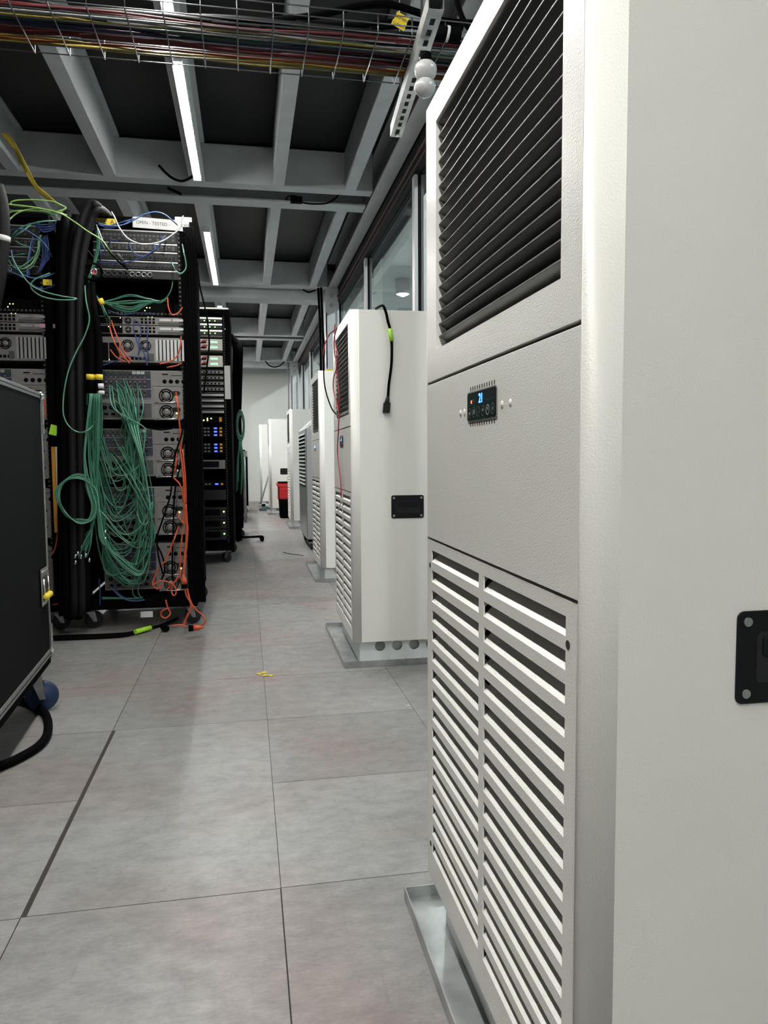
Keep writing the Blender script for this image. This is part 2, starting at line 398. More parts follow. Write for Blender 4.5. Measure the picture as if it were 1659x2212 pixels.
# hall seen through the glass
struct('floor', MB().box(1.14, 4.4, YB, YF+2, -0.05, 0), 'hall_grey')
struct('wall_outer', MB().box(4.4, 4.5, YB, YF+2, 0, 3.4), 'wall_paint')
struct('wall_outer', MB().box(1.14, 4.5, YF+2, YF+2.1, 0, 3.4), 'wall_paint')
struct('ceiling', MB().box(1.14, 4.5, YB, YF+2, 3.3, 3.4), 'hall_grey')
for xx, yy in ((1.112, 6.6), (1.15, 4.9), (1.2, 10.2), (1.25, 13.0)):
    struct('trim_%d' % n, MB().box(xx, xx+0.08, yy, yy+0.1, 0, 3.3) if yy > 4 and False else MB().box(xx+0.03, xx+0.11, yy, yy+0.1, 0, 3.3), 'wall_paint'); n += 1
for xx in (1.55, 2.75, 3.7):
    struct('trim_%d' % n, MB().box(xx, xx+0.12, YB, YF+2, 3.1, 3.3), 'wall_paint'); n += 1
mat('down_lens', (1, 1, 1), emit=(1, 1, 1), estr=500)
for i, (x, y) in enumerate([(2.15, y_) for y_ in (10.1, 7.0, 4.0, 1.0, 13.4, 16.2)]):  # only the first shows; the others are hidden, added to brighten the hall
    d = thing('ceiling_downlight', 'round white downlight glowing in the hall beyond the glass, one seen, the rest hidden and added to brighten it', 'lamp', (x, y, 3.1), group='downlights beyond the glass')
    MB().lathe((0,0,0), (0,0,1), [(0.10,0.2),(0.10,0.02),(0.085,0.0),(0.078,0.02)]).build('housing', 'frame_light', d)
    MB().lathe((0,0,0.015), (0,0,-1), [(0.05,0.0),(0.045,0.02),(0.03,0.034),(0.0,0.04)], 20).build('lens', 'down_lens', d)
# ================================================================ CEILING LIGHTS
def tube_lamp(label, y0, y1, x=-0.268, z=ZB):
    t = thing('ceiling_light', label, 'ceiling light', (x, (y0+y1)/2, z), group='linear ceiling lights')
    h = (y1-y0)/2
    MB().box(-0.023, 0.023, -h, h, -0.016, 0).box(-0.0235, -0.0215, -h, h, -0.040, -0.016).box(0.0215, 0.0235, -h, h, -0.040, -0.016).build('housing', 'tube_body', t)
    MB().extrude([(-0.0212,-0.018),(-0.0212,-0.040),(-0.016,-0.044),(0.016,-0.044),(0.0212,-0.040),(0.0212,-0.018)], 1, -h+0.01, h-0.01).build('diffuser', 'tube_light', t)
    for s_ in (-1, 1): MB().box(-0.023, 0.023, min(s_*h-s_*0.01, s_*h+s_*0.004), max(s_*h-s_*0.01, s_*h+s_*0.004), -0.044, 0).build('end_cap', 'tube_body', t)
    return t
tube_lamp('bright linear ceiling light ending just before the first double crossbeam', 3.52, 4.97)
tube_lamp('bright linear ceiling light partly hidden above the wire cable tray', 2.16, 3.36)
tube_lamp('smaller-looking linear ceiling light beyond the first double crossbeam', 6.05, 7.85)
for y0, x_ in ((-3.6, -0.268), (-2.16, -0.268), (-0.72, -0.268), (0.72, -0.268)): tube_lamp('linear ceiling light above or behind the viewpoint', y0, y0+1.36, x_)
for y0 in (8.9, 10.45, 12.0, 13.4): tube_lamp('linear ceiling light mostly hidden by the far racks', y0, y0+1.4 if y0 < 13 else 14.0)
for y0 in (9.0, 11.9): tube_lamp('unseen linear ceiling light behind the racks, added to brighten the far end', y0, y0+1.5, x=-1.94)  # unseen tubes added behind the racks to brighten the far wall and cabinets
# ================================================================ AIR CONDITIONERS
UW, UD, UZ0, UZ1 = 0.65, 0.46, 0.10, 1.485
def make_ac(label, digits, fine=True):
    """origin at the front/near floor corner; front faces -x, width along +y"""
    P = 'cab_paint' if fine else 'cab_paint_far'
    t = thing('cabinet_air_conditioner', label, 'air conditioner', group='upright cabinet air conditioners along the windows')
    # sheet metal shell with two rounded front corners
    def corner(sign):
        arc = []
        for i in range(17):
            a = R_(90*i/16); arc.append((0.038*(1 - math.sin(a)), 0.0118*(1 - math.cos(a))))
        # arc from (0.045,0) to (0,0.032)
        outer = [(UD, 0)] + arc + [(0.0, 0.0122)]
        poly = outer + [(0.010, 0.0122), (0.040, 0.009), (UD, 0.009)]
        if sign < 0: poly = [(x, UW - y) for x, y in poly]
        return poly
    sh = MB()
    def ext_smooth(poly):
        k = len(poly); vs = [(x, y, UZ0) for x, y in poly] + [(x, y, UZ1) for x, y in poly]
        fs = [(i, (i+1) % k, k+(i+1) % k, k+i) for i in range(k)]
        o = len(sh.v); sh.add(vs, []); 
        for i, f in enumerate(fs): sh.f.append(tuple(q+o for q in f)); sh.sm.append(1 <= i <= 17)
        sh.f.append(tuple(range(o, o+k))[::-1]); sh.f.append(tuple(range(o+k, o+2*k))); sh.sm += [False, False]
    ext_smooth(corner(1)); ext_smooth(corner(-1))
    sh.box(UD-0.012, UD, 0.012, UW-0.012, UZ0, UZ1); sh.box(0.012, UD-0.012, 0.012, UW-0.012, UZ1-0.014, UZ1-0.002)
    sh.box(0.012, UD-0.012, 0.012, UW-0.012, UZ0, UZ0+0.012)
    sh.build('cabinet', P, t)
    MB().box(0.055, 0.06, 0.02, UW-0.02, UZ0+0.02, UZ1-0.02).build('inner_plate', 'void', t)
    def frame(y0, y1, z0, z1, oy0, oy1, oz0, oz1, th=0.012):
        mb = MB().box(0.0, th, y0, oy0, z0, z1).box(0.0, th, oy1, y1, z0, z1).box(0.0, th, oy0, oy1, z0, oz0).box(0.0, th, oy0, oy1, oz1, z1)
        return mb
    a, b = 0.0135, UW-0.0135
    up = frame(a, b, 1.0125, UZ1-0.001, 0.062, 0.572, 1.062, 1.438)
    up.box(0.012, 0.045, 0.058, 0.062, 1.05, 1.45).box(0.012, 0.045, 0.572, 0.576, 1.05, 1.45)
    up.hexa([(0.0,0.062,1.0615),(0.03,0.062,1.072),(0.03,0.572,1.072),(0.0,0.572,1.0615),(0.0,0.062,1.0625),(0.03,0.062,1.076),(0.03,0.572,1.076),(0.0,0.572,1.0625)])
    upo = up.build('upper_panel', P, t)
    lv = MB(); lp = MB(); nb = MB(); pitch = 0.0206
    for i in range(18):
        z = 1.085 + i*pitch
        # blade: high outside edge, low inner edge
        lv.hexa([(0.006,0.063,z-0.0015),(0.034,0.063,z-0.0205),(0.034,0.571,z-0.0205),(0.006,0.571,z-0.0015),
                 (0.006,0.063,z),(0.034,0.063,z-0.019),(0.034,0.571,z-0.019),(0.006,0.571,z)])
        lp.box(0.0045, 0.0065, 0.063, 0.571, z-0.0014, z+0.0003)
        nb.cyl((0.016, 0.572, z-0.013), (0.016, 0.566, z-0.013), 0.0022, 8)
        if i < 3:
            for j in range(22): nb.box(0.012, 0.015, 0.08+j*0.022, 0.083+j*0.022, z-0.002, z+0.003)
    lv.build('louvre_blades', 'louver_dark', upo); lp.build('louvre_lit_edge', 'louver_lit_edge', upo); nb.build('louvre_pins', 'screw_zinc', upo)
    MB().extrude([(0.0, 0.7355), (0.0, 1.0075), (0.003, 1.0095), (0.012, 1.0095), (0.012, 0.7335), (0.003, 0.7335)], 1, a, b).build('middle_panel', P, t) if False else None
    mp = MB().add([(0,a,0.7365),(0,b,0.7365),(0,b,1.0065),(0,a,1.0065),(0.003,a,0.7345),(0.003,b,0.7345),(0.003,b,1.0085),(0.003,a,1.0085),
                   (0.012,a,0.7345),(0.012,b,0.7345),(0.012,b,1.0085),(0.012,a,1.0085)],
                  [(0,1,2,3),(0,4,5,1),(3,2,6,7),(4,8,9,5),(7,6,10,11),(8,11,10,9),(0,3,7,4),(1,5,6,2),(4,7,11,8),(5,9,10,6)])
    mpo = mp.build('middle_panel', P, t)
    # lower grille: 16 rows x 2 columns of punched, inward rising slats
    gr = MB(); z0, z1 = UZ0+0.002, 0.7315; c1, c2, c3, c4 = 0.040, 0.311, 0.333, 0.606
    gr.box(0, 0.002, a, c1, z0, z1).box(0, 0.002, c2, c3, z0, z1).box(0, 0.002, c4, b, z0, z1)
    gr.box(0, 0.010, a, a+0.001, z0, z1).box(0, 0.012, b-0.001, b, z0, z1).box(0, 0.012, a, b, z1-0.001, z1).box(0, 0.012, a, b, z0, z0+0.001)
    tops = [0.7145 - 0.036*i for i in range(16)]; op = 0.0212
    edges = [z1] + tops + [z0]
    for (ya, yb) in ((c1, c2), (c3, c4)):
        prev = z1
        for tz in tops:
            gr.box(0, 0.002, ya, yb, tz, prev); prev = tz - op
            d = 0.026
            gr.hexa([(0.0005,ya,prev-0.001),(d,ya,prev+d-0.001),(d,yb,prev+d-0.001),(0.0005,yb,prev-0.001),
                     (0.0,ya,prev+0.0003),(d,ya,prev+d+0.0008),(d,yb,prev+d+0.0008),(0.0,yb,prev+0.0003)])
        gr.box(0, 0.002, ya, yb, z0, prev)
    gro = gr.build('lower_grille', P, t)
    for yy in (0.027+0.006, UW-0.033):
        for zz in (0.686, 0.166):
            MB().cyl((-0.0006, yy-0.0 if yy > 0.3 else yy+0.001, zz), (0.002, yy if yy > 0.3 else yy+0.001, zz), 0.0048, 12).build('screw', 'dark_hole', gro)
    # control display
    cy, cz = 0.3205, 0.952
    ds = MB().rrect(0, (cy, cz), 0.0655, 0.0215, 0.005, -0.0012, 0.001).build('display_bezel', 'icon_grey', mpo)
    dg = MB().rrect(0, (cy, cz), 0.0635, 0.0195, 0.004, -0.0018, 0.0).build('display', 'black_gloss', mpo)
    if fine:
        tt = lambda nm, body, size, m_, y, z, al='CENTER': text(nm, body, size, m_, dg, (-0.002, y, z), (0, -1, 0), (0, 0, 1), 0.0002, al)
        tt('digits', digits, 0.0185, 'blue_led', cy-0.0, cz+0.0085)
        tt('indicator', 'c', 0.009, 'red_led', cy+0.043, cz+0.007); tt('indicator', 'o', 0.009, 'icon_dim', cy+0.034, cz+0.0085)
        for k in range(4): tt('indicator', '-', 0.007, 'icon_dim', cy-0.022-0.011*k, cz+0.006)
        ib = 0
        for k, ch in enumerate(('o', 'D', '-', '+', '*', '=')):
            yy = cy+0.052-0.0205*k
            MB().ring((-0.0018, yy, cz-0.009), (-1,0,0), 0.0062 if k == 4 else 0.0066, 0.0071, 0.0003, 16).build('button_ring', 'icon_grey' if k == 4 else 'icon_dim', dg)
            tt('button_icon', ch, 0.009, 'icon_grey', yy, cz-0.009)
        for k in range(4): tt('caption', '....', 0.005, 'icon_dim', cy+0.05-0.033*k, cz-0.0178)
        vt = MB()
        for k in range(11):
            yy = cy+0.052-0.0105*k
            for zz in (cz+0.0255, cz-0.0255): vt.rrect(0, (yy, zz), 0.0016, 0.0032, 0.0015, -0.0004, 0.001, 3)
        vt.build('vent_slots', 'dark_hole', mpo)
        dm = MB()
        for yy in (cy+0.083, cy+0.103, cy-0.083, cy-0.113): dm.lathe((0.0005, yy, cz-0.006), (-1,0,0), [(0.006,0),(0.004,0.0015),(0,0.002)], 12)
        dm.build('pressed_dimple', P, mpo)
    else:
        MB().box(-0.0022, -0.0018, cy-0.03, cy+0.03, cz+0.002, cz+0.017).build('digits', 'blue_led', dg)
    # recessed lift handle on the near side
    hx, hz, hw, hh = 0.238, 0.672, 0.070, 0.0485
    hp = MB()
    hp.rrect(1, (hx, hz), hw, hh, 0.008, -0.003, 0.0)
    ho = hp.build('side_handle', 'black_plastic', t, bevel=0.001)
    MB().rrect(1, (hx, hz), hw-0.022, hh-0.022, 0.006, -0.0036, -0.0028).build('handle_recess', 'void', ho)
    MB().rrect(1, (hx, hz+0.012), hw-0.028, 0.010, 0.004, -0.0062, -0.0034).build('handle_flap', 'black_plastic', ho, bevel=0.001)
    for sx in (-1, 1):
        for sz in (-1, 1):
            c = (hx+sx*(hw-0.011), -0.003, hz+sz*(hh-0.011)); MB().cyl(c, (c[0], -0.0045, c[2]), 0.0048, 12).build('screw', 'screw_zinc', ho)
    # plinth with round cut-outs
    pl = MB(); px0, px1, py0, pz0, pz1 = 0.03, UD-0.01, 0.03, 0.006, UZ0
    holes = [(0.121+0.075*k, 0.0735) for k in range(4)]; r = 0.0225
    xs = [px0] + [h[0]-0.0375 for h in holes] + [holes[-1][0]+0.0375, px1]
    pl.box(xs[0], xs[1], py0, py0+0.002, pz0, pz1); pl.box(xs[-2], xs[-1], py0, py0+0.002, pz0, pz1)
    for hx_, hz_ in holes:
        sq = []; N = 32
        for i in range(N):
            ang = 2*math.pi*(i+0.5)/N; cx_, sz_ = math.cos(ang), math.sin(ang)
            sx = 0.0375/max(abs(cx_), 1e-6); zz = ((pz1-hz_) if sz_ > 0 else (hz_-pz0))/max(abs(sz_), 1e-6); q = min(sx, zz)
            sq.append((hx_+cx_*q, py0, hz_+sz_*q))
        ci = [(hx_+r*math.cos(2*math.pi*(i+0.5)/N), py0, hz_+r*math.sin(2*math.pi*(i+0.5)/N)) for i in range(N)]
        pl.add(sq+ci, [(i, (i+1)%N, N+(i+1)%N, N+i) for i in range(N)])
    pl.box(px0, px0+0.002, py0, UW-0.03, pz0, pz1).box(px0, px1, UW-0.032, UW-0.03, pz0, pz1).box(px1-0.002, px1, py0, UW-0.03, pz0, pz1)
    pl.build('plinth', 'plinth', t)
    MB().box(px0+0.004, px1-0.004, py0+0.012, py0+0.014, pz0, pz1).build('plinth_lining', 'galv', t)
    return t
ac1 = make_ac('large near white air conditioner cabinet at the right edge with a lit 21 display', '21')
ac1.location = (0.322, 0.67, 0)
mk = MB().box(0.0075, 0.0115, 0.0105, 0.012, 0, 0.001)
# chips in the paint near the edge
ch = MB().box(0.0135, 0.0145, 0.0103, 0.0112, 0.782, 0.797)
for z in (0.784, 0.789, 0.794): ch.box(0.0145, 0.0165, 0.0096, 0.0104, z, z+0.0015)
ch2 = MB()
ch.build('paint_chip', 'dark_hole', ac1)
ac2 = copy_tree(ac1, label='white air conditioner cabinet with a black power cord hanging down its near side')
for o in list(COL.objects):
    if o.parent == ac2 and o.name.startswith('paint_chip'): bpy.data.objects.remove(o)
ac2.location = (0.427, 3.05, 0); ac2.rotation_euler = (0, 0, R_(-0.4))
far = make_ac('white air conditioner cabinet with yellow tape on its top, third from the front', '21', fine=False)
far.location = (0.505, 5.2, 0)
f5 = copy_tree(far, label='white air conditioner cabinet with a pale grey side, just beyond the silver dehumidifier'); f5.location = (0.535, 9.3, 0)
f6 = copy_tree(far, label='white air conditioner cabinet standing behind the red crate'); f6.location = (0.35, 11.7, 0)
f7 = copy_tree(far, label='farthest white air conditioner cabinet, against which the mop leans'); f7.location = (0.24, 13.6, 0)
def tray(label, x0, y0, y1, x1=None, scratch=False):
    x1 = x1 or x0+0.56
    t = thing('drip_tray', label, 'tray', (x0, y0, 0), group='galvanised drip trays under the air conditioners')
    W_, L_ = x1-x0, y1-y0
    MB().box(0, W_, 0, L_, 0.001, 0.005).box(0, 0.0025, 0, L_, 0.005, 0.027).box(W_-0.0025, W_, 0, L_, 0.005, 0.027).box(0.0025, W_-0.0025, 0, 0.0025, 0.005, 0.027).box(0.0025, W_-0.0025, L_-0.0025, L_, 0.005, 0.027).build('pan', 'galv', t)
    return t
t1 = tray('galvanised drip tray under the nearest air conditioner', 0.292, 0.55, 1.385)
t2 = tray('galvanised drip tray with blue marker marks under the second air conditioner', 0.385, 3.022, 3.775)
t3 = tray('galvanised drip tray under the third air conditioner', 0.462, 5.19, 6.1)
t5 = tray('galvanised drip tray under the air conditioner beyond the silver dehumidifier', 0.51, 9.25, 10.1)
t6 = tray('galvanised drip tray by the black bin under the far air conditioner', 0.31, 11.65, 12.5)
t7 = tray('farthest galvanised drip tray, by the mop', 0.2, 13.55, 14.4)
# blue marker marks on and beside tray 2
mb = MB().box(0.045, 0.075, 0.05, 0.053, 0.0051, 0.0055).box(0.053, 0.056, 0.035, 0.068, 0.0051, 0.0055).box(0.063, 0.066, 0.035, 0.068, 0.0051, 0.0055).build('marker_mark', 'blue_ink', t2)
# yellow strip on top of unit 3
y3 = MB().box(0.06, 0.4, 0.0, 0.03, UZ1, UZ1+0.012).build('yellow_tape_strip', 'yellow_label'); y3.location = (0.505, 5.2, 0.0)
tag(y3, 'bright yellow strip lying on top of the third air conditioner', 'strip')
# ================================================================ RACKS
def caster(parent, x, y, r=0.04, top=0.11, wheel='rubber', rot=0.0):
    ca, sa = math.cos(rot), math.sin(rot)
    def p(a, b, z): return (x + a*ca - b*sa, y + a*sa + b*ca, z)
    f = MB().box(x-0.035, x+0.035, y-0.035, y+0.035, top-0.004, top)
    f.cyl((x, y, top-0.02), (x, y, top-0.004), 0.022, 12)
    for s_ in (-1, 1):
        f.add([p(-0.02, s_*0.018, top-0.02), p(0.02, s_*0.018, top-0.02), p(0.03, s_*0.018, r-0.008), p(0.012, s_*0.018, r-0.008),
               p(-0.02, s_*0.021, top-0.02), p(0.02, s_*0.021, top-0.02), p(0.03, s_*0.021, r-0.008), p(0.012, s_*0.021, r-0.008)],
              [(0,3,2,1),(4,5,6,7),(0,1,5,4),(1,2,6,5),(2,3,7,6),(3,0,4,7)])
    c = f.build('caster', 'aluminium', parent)
    c0 = Vector(p(0.02, 0, r)); ax = Vector((-sa, ca, 0))
    MB().lathe(c0 - ax*0.014, ax, [(0.0,0),(r*0.45,0.0),(r*0.5,0.004),(r*0.86,0.002),(r*0.97,0.006),(r,0.014),(r*0.97,0.022),(r*0.86,0.026),(r*0.5,0.024),(r*0.45,0.028),(0,0.028)], 24).build('wheel', wheel, c)
    return c
def make_rack(label, x0, x1, y0, y1, top, zb=0.12, group='tall black equipment racks', caster_m='rubber'):
    t = thing('equipment_rack', label, 'equipment rack', (x0, y0, 0), group=group)
    W, D = x1-x0, y1-y0
    for px in (0, W-0.035):
        for py in (0, D-0.04):
            MB().box(px, px+0.035, py, py+0.04, zb, top).build('post', 'rack_black', t, bevel=0.003)
    MB().box(0.035, W-0.035, 0.0, 0.03, top-0.03, top-0.001).box(0, W, 0.03, D, top-0.008, top-0.002).build('top_frame', 'rack_black', t, bevel=0.002)
    MB().box(0, W, 0.0, D, zb-0.01, zb).box(0.035, W-0.035, 0.0, 0.03, zb, zb+0.05).build('bottom_frame', 'rack_black', t)
    MB().box(W-0.006, W, 0.04, D-0.04, zb+0.02, top-0.02).build('side_panel', 'rack_black', t)
    MB().box(0, 0.006, 0.04, D-0.04, zb+0.02, top-0.02).build('side_panel', 'rack_black', t)
    MB().box(0.035, W-0.035, D-0.012, D-0.004, zb+0.02, top-0.02).build('back_panel', 'rack_rail', t)
    for px in (0.037, W-0.057):
        r = MB().box(px, px+0.02, 0.012, 0.016, zb+0.05, top-0.03)
        ro = r.build('mounting_rail', 'rack_rail', t); h = MB(); z = zb+0.07
        while z < top-0.05: h.box(px+0.006, px+0.014, 0.0105, 0.0119, z, z+0.008); z += 0.0222
        h.build('rail_holes', 'device_mid', ro)['kind'] = 'stuff'
    for px in (0.05, W-0.05):
        for py in (0.08, D-0.1): caster(t, px, py, 0.045, zb-0.01, caster_m, random.choice((0.4, 1.2, 2.6)))
    return t
Y1 = 3.95
RX1 = PY(411, 700, Y1).x; RX0 = RX1 - 0.6
rack1 = make_rack('tall black rack facing the viewer whose green cables hang down its front', RX0, RX1, Y1, 4.82, 2.085)
rack0 = make_rack('tall black rack partly hidden behind the flight case at the left', RX0-0.66, RX0-0.06, Y1, 4.82, 2.085)
DX0 = PY(213, 850, Y1+0.02).x; DX1 = PY(396, 850, Y1+0.02).x; DW = DX1 - DX0
YD = Y1 + 0.012
def zz(py, px=300, y=YD): return PY(px, py, y).z
def device(name, label, cat, x0, z0, W, H, y=YD, depth=0.5, m='device_dark', group=None, bev=0.0015):
    t = thing(name, label, cat, (x0, y, z0), group=group)
    c = MB().box(0, W, 0, depth, 0, H).build('chassis', m, t, bevel=bev)
    return t, c
def led(par, x, z, m='led_yellow', s=0.0028): return MB().lathe((x, 0.0, z), (0,-1,0), [(s, 0), (s*0.8, 0.002), (0, 0.003)], 8).build('status_light', m, par)
def dupchild(o, par, dx, dz):
    c = o.copy(); COL.objects.link(c); c.parent = par; c.location = (dx, 0, dz); return c
def rowof(par, name, mb, m, xs, z):
    first = None
    for i, x in enumerate(xs):
        if first is None: first = mb.build(name, m, par); first.location = (x, 0, z)
        else: dupchild(first, par, x, z)
# ---- patch panels in both front racks
def panel(label, x0, py0, py1, kind, strip=True):
    z1, z0 = zz(py0), zz(py1); H = z1-z0
    t, c = device('patch_panel', label, 'patch panel', x0, z0, DW, H-0.002, depth=0.08, group='patch panels at the top of the front racks')
    if strip: MB().box(0, DW-0.01, -0.003, 0.002, H-0.008, H-0.002).build('trim_strip', 'metal_strip', t)
    n_ = 20
    xs = [0.03 + (DW-0.06)*i/(n_-1) for i in range(n_)]
    if kind == 'square':
        rowof(t, 'port', MB().box(-0.006, 0.006, -0.001, 0.002, -0.005, 0.005), 'device_mid', xs, H*0.55)
        rowof(t, 'port', MB().box(-0.006, 0.006, -0.001, 0.002, -0.005, 0.005), 'device_mid', xs[1::2], H*0.25)
    elif kind == 'round':
        rowof(t, 'connector', MB().ring((0,0,0), (0,-1,0), 0.003, 0.0065, 0.006, 12), 'device_mid', xs[::1], H*0.4)
    else:
        rowof(t, 'connector', MB().ring((0,0,0), (0,-1,0), 0.009, 0.0125, 0.01, 18), 'device_mid', [0.04 + 0.0285*i for i in range(5)], H*0.42)
        rowof(t, 'bright_connector', MB().ring((0,0,0), (0,-1,0), 0.009, 0.0125, 0.01, 18), 'metal_strip', [0.04 + 0.0285*i for i in range(5, 9)], H*0.42)
    return t
pos = ['topmost', 'second', 'third', 'fourth', 'lowest round-socket one']
for rk, xo, nm in ((1, DX0, 'green-cabled front rack'), (0, DX0-0.66, 'rack behind the flight case')):
    for i, (a, b, kd) in enumerate(((497, 523, 'square'), (524, 541, 'square'), (542, 562, 'round'), (563, 581, 'round'), (582, 602, 'big'))):
        panel('dark patch panel, %s of the five in the %s' % (pos[i], nm), xo, a, b, kd)
# ---- dark switch with a few lights
for xo, nm in ((DX0, 'green-cabled front rack'), (DX0-0.66, 'rack behind the flight case')):
    t, c = device('network_switch', 'black switch with a few lit indicators in the %s' % nm, 'network switch', xo, zz(682), DW, zz(645)-zz(682), y=YD+0.1, m='rack_rail', group='black switches in the front racks')
    for (x, z) in ((0.235, 0.06), (0.25, 0.06), (0.225, 0.045), (0.26, 0.012), (0.24, 0.012)): led(t, x, z)
    rowof(t, 'port', MB().box(-0.006, 0.006, -0.001, 0.001, -0.005, 0.005), 'device_mid', [0.03+0.02*i for i in range(20)], 0.03)
def fan(par, x, z, r=0.04):
    f = MB().ring((x, 0, z), (0,-1,0), r*0.86, r, 0.003, 24).ring((x, 0, z), (0,-1,0), r*0.56, r*0.68, 0.003, 24)
    for k in range(4):
        a = math.pi/4 + k*math.pi/2; c_, s_ = math.cos(a), math.sin(a)
        f.obox((x+c_*r*0.7, -0.002, z+s_*r*0.7), (c_*r*0.22, 0, s_*r*0.22), (0, 0.001, 0), (-s_*0.0025, 0, c_*0.0025))
    fo_ = f.build('fan_guard', 'rack_rail', par)
    h = MB().lathe((x, -0.001, z), (0,-1,0), [(r*0.45,0),(r*0.42,0.003),(r*0.2,0.004),(0,0.003)], 16).build('fan_hub', 'device_grey', fo_)
    return fo_
def server_thin(label, x0, py0, py1):
    H = zz(py0)-zz(py1)-0.001
    t, c = device('rack_server', label, 'server', x0, zz(py1), DW, H, m='device_grey', group='servers in the front racks')
    for k in range(2): MB().box(0.008+0.062*k, 0.065+0.062*k, -0.002, 0.001, 0.004, H-0.004).build('power_supply', 'rack_rail', t)
    led(t, 0.06, H*0.8); led(t, 0.118, H*0.8)
    fan(t, 0.155, H*0.5, 0.016); 
    MB().box(0.18, 0.20, -0.002, 0.001, H*0.2, H*0.45).build('port', 'rack_rail', t)
    rowof(t, 'port', MB().box(-0.006, 0.006, -0.002, 0.001, -0.006, 0.006), 'rack_rail', [0.222+0.019*i for i in range(4)], H*0.32)
    rowof(t, 'port', MB().box(-0.006, 0.006, -0.002, 0.001, -0.005, 0.005), 'rack_rail', [0.222+0.019*i for i in range(4)], H*0.72)
    rowof(t, 'slot_cover', MB().box(-0.028, 0.028, -0.003, 0.001, -0.006, 0.006), 'metal_strip', [0.335, 0.40], H*0.68)
    MB().box(0.30, 0.43, -0.002, 0.001, H*0.1, H*0.35).build('vent', 'device_mid', t)
    return t
def server_tall(label, x0, py0, py1):
    H = zz(py0)-zz(py1)-0.001
    t, c = device('tower_server', label, 'server', x0, zz(py1), DW, H, m='device_grey', group='four-unit servers in the front racks')
    for k in range(2): MB().box(0.008+0.052*k, 0.055+0.052*k, -0.003, 0.001, 0.008, H-0.03).build('power_supply', 'rack_rail', t)
    for p_ in ((0.02, 0.012), (0.06, 0.012), (0.07, 0.085), (0.05, 0.06)): led(t, *p_, s=0.0035)
    fan(t, 0.148, H*0.66, 0.03); fan(t, 0.235, H*0.66, 0.028)
    rowof(t, 'port', MB().box(-0.007, 0.007, -0.002, 0.001, -0.007, 0.007), 'rack_rail', [0.13+0.02*i for i in range(7)], 0.02)
    rowof(t, 'slot_cover', MB().box(-0.006, 0.006, -0.003, 0.001, -H*0.42, H*0.42), 'metal_strip', [0.29+0.0185*i for i in range(8)], H*0.5)
    rowof(t, 'slot_gap', MB().box(-0.002, 0.002, -0.0035, 0.001, -H*0.4, H*0.4), 'rack_rail', [0.2995+0.0185*i for i in range(7)], H*0.5)
    MB().box(0.25, 0.275, -0.003, 0.001, 0.008, 0.045).build('port', 'device_mid', t)
    return t
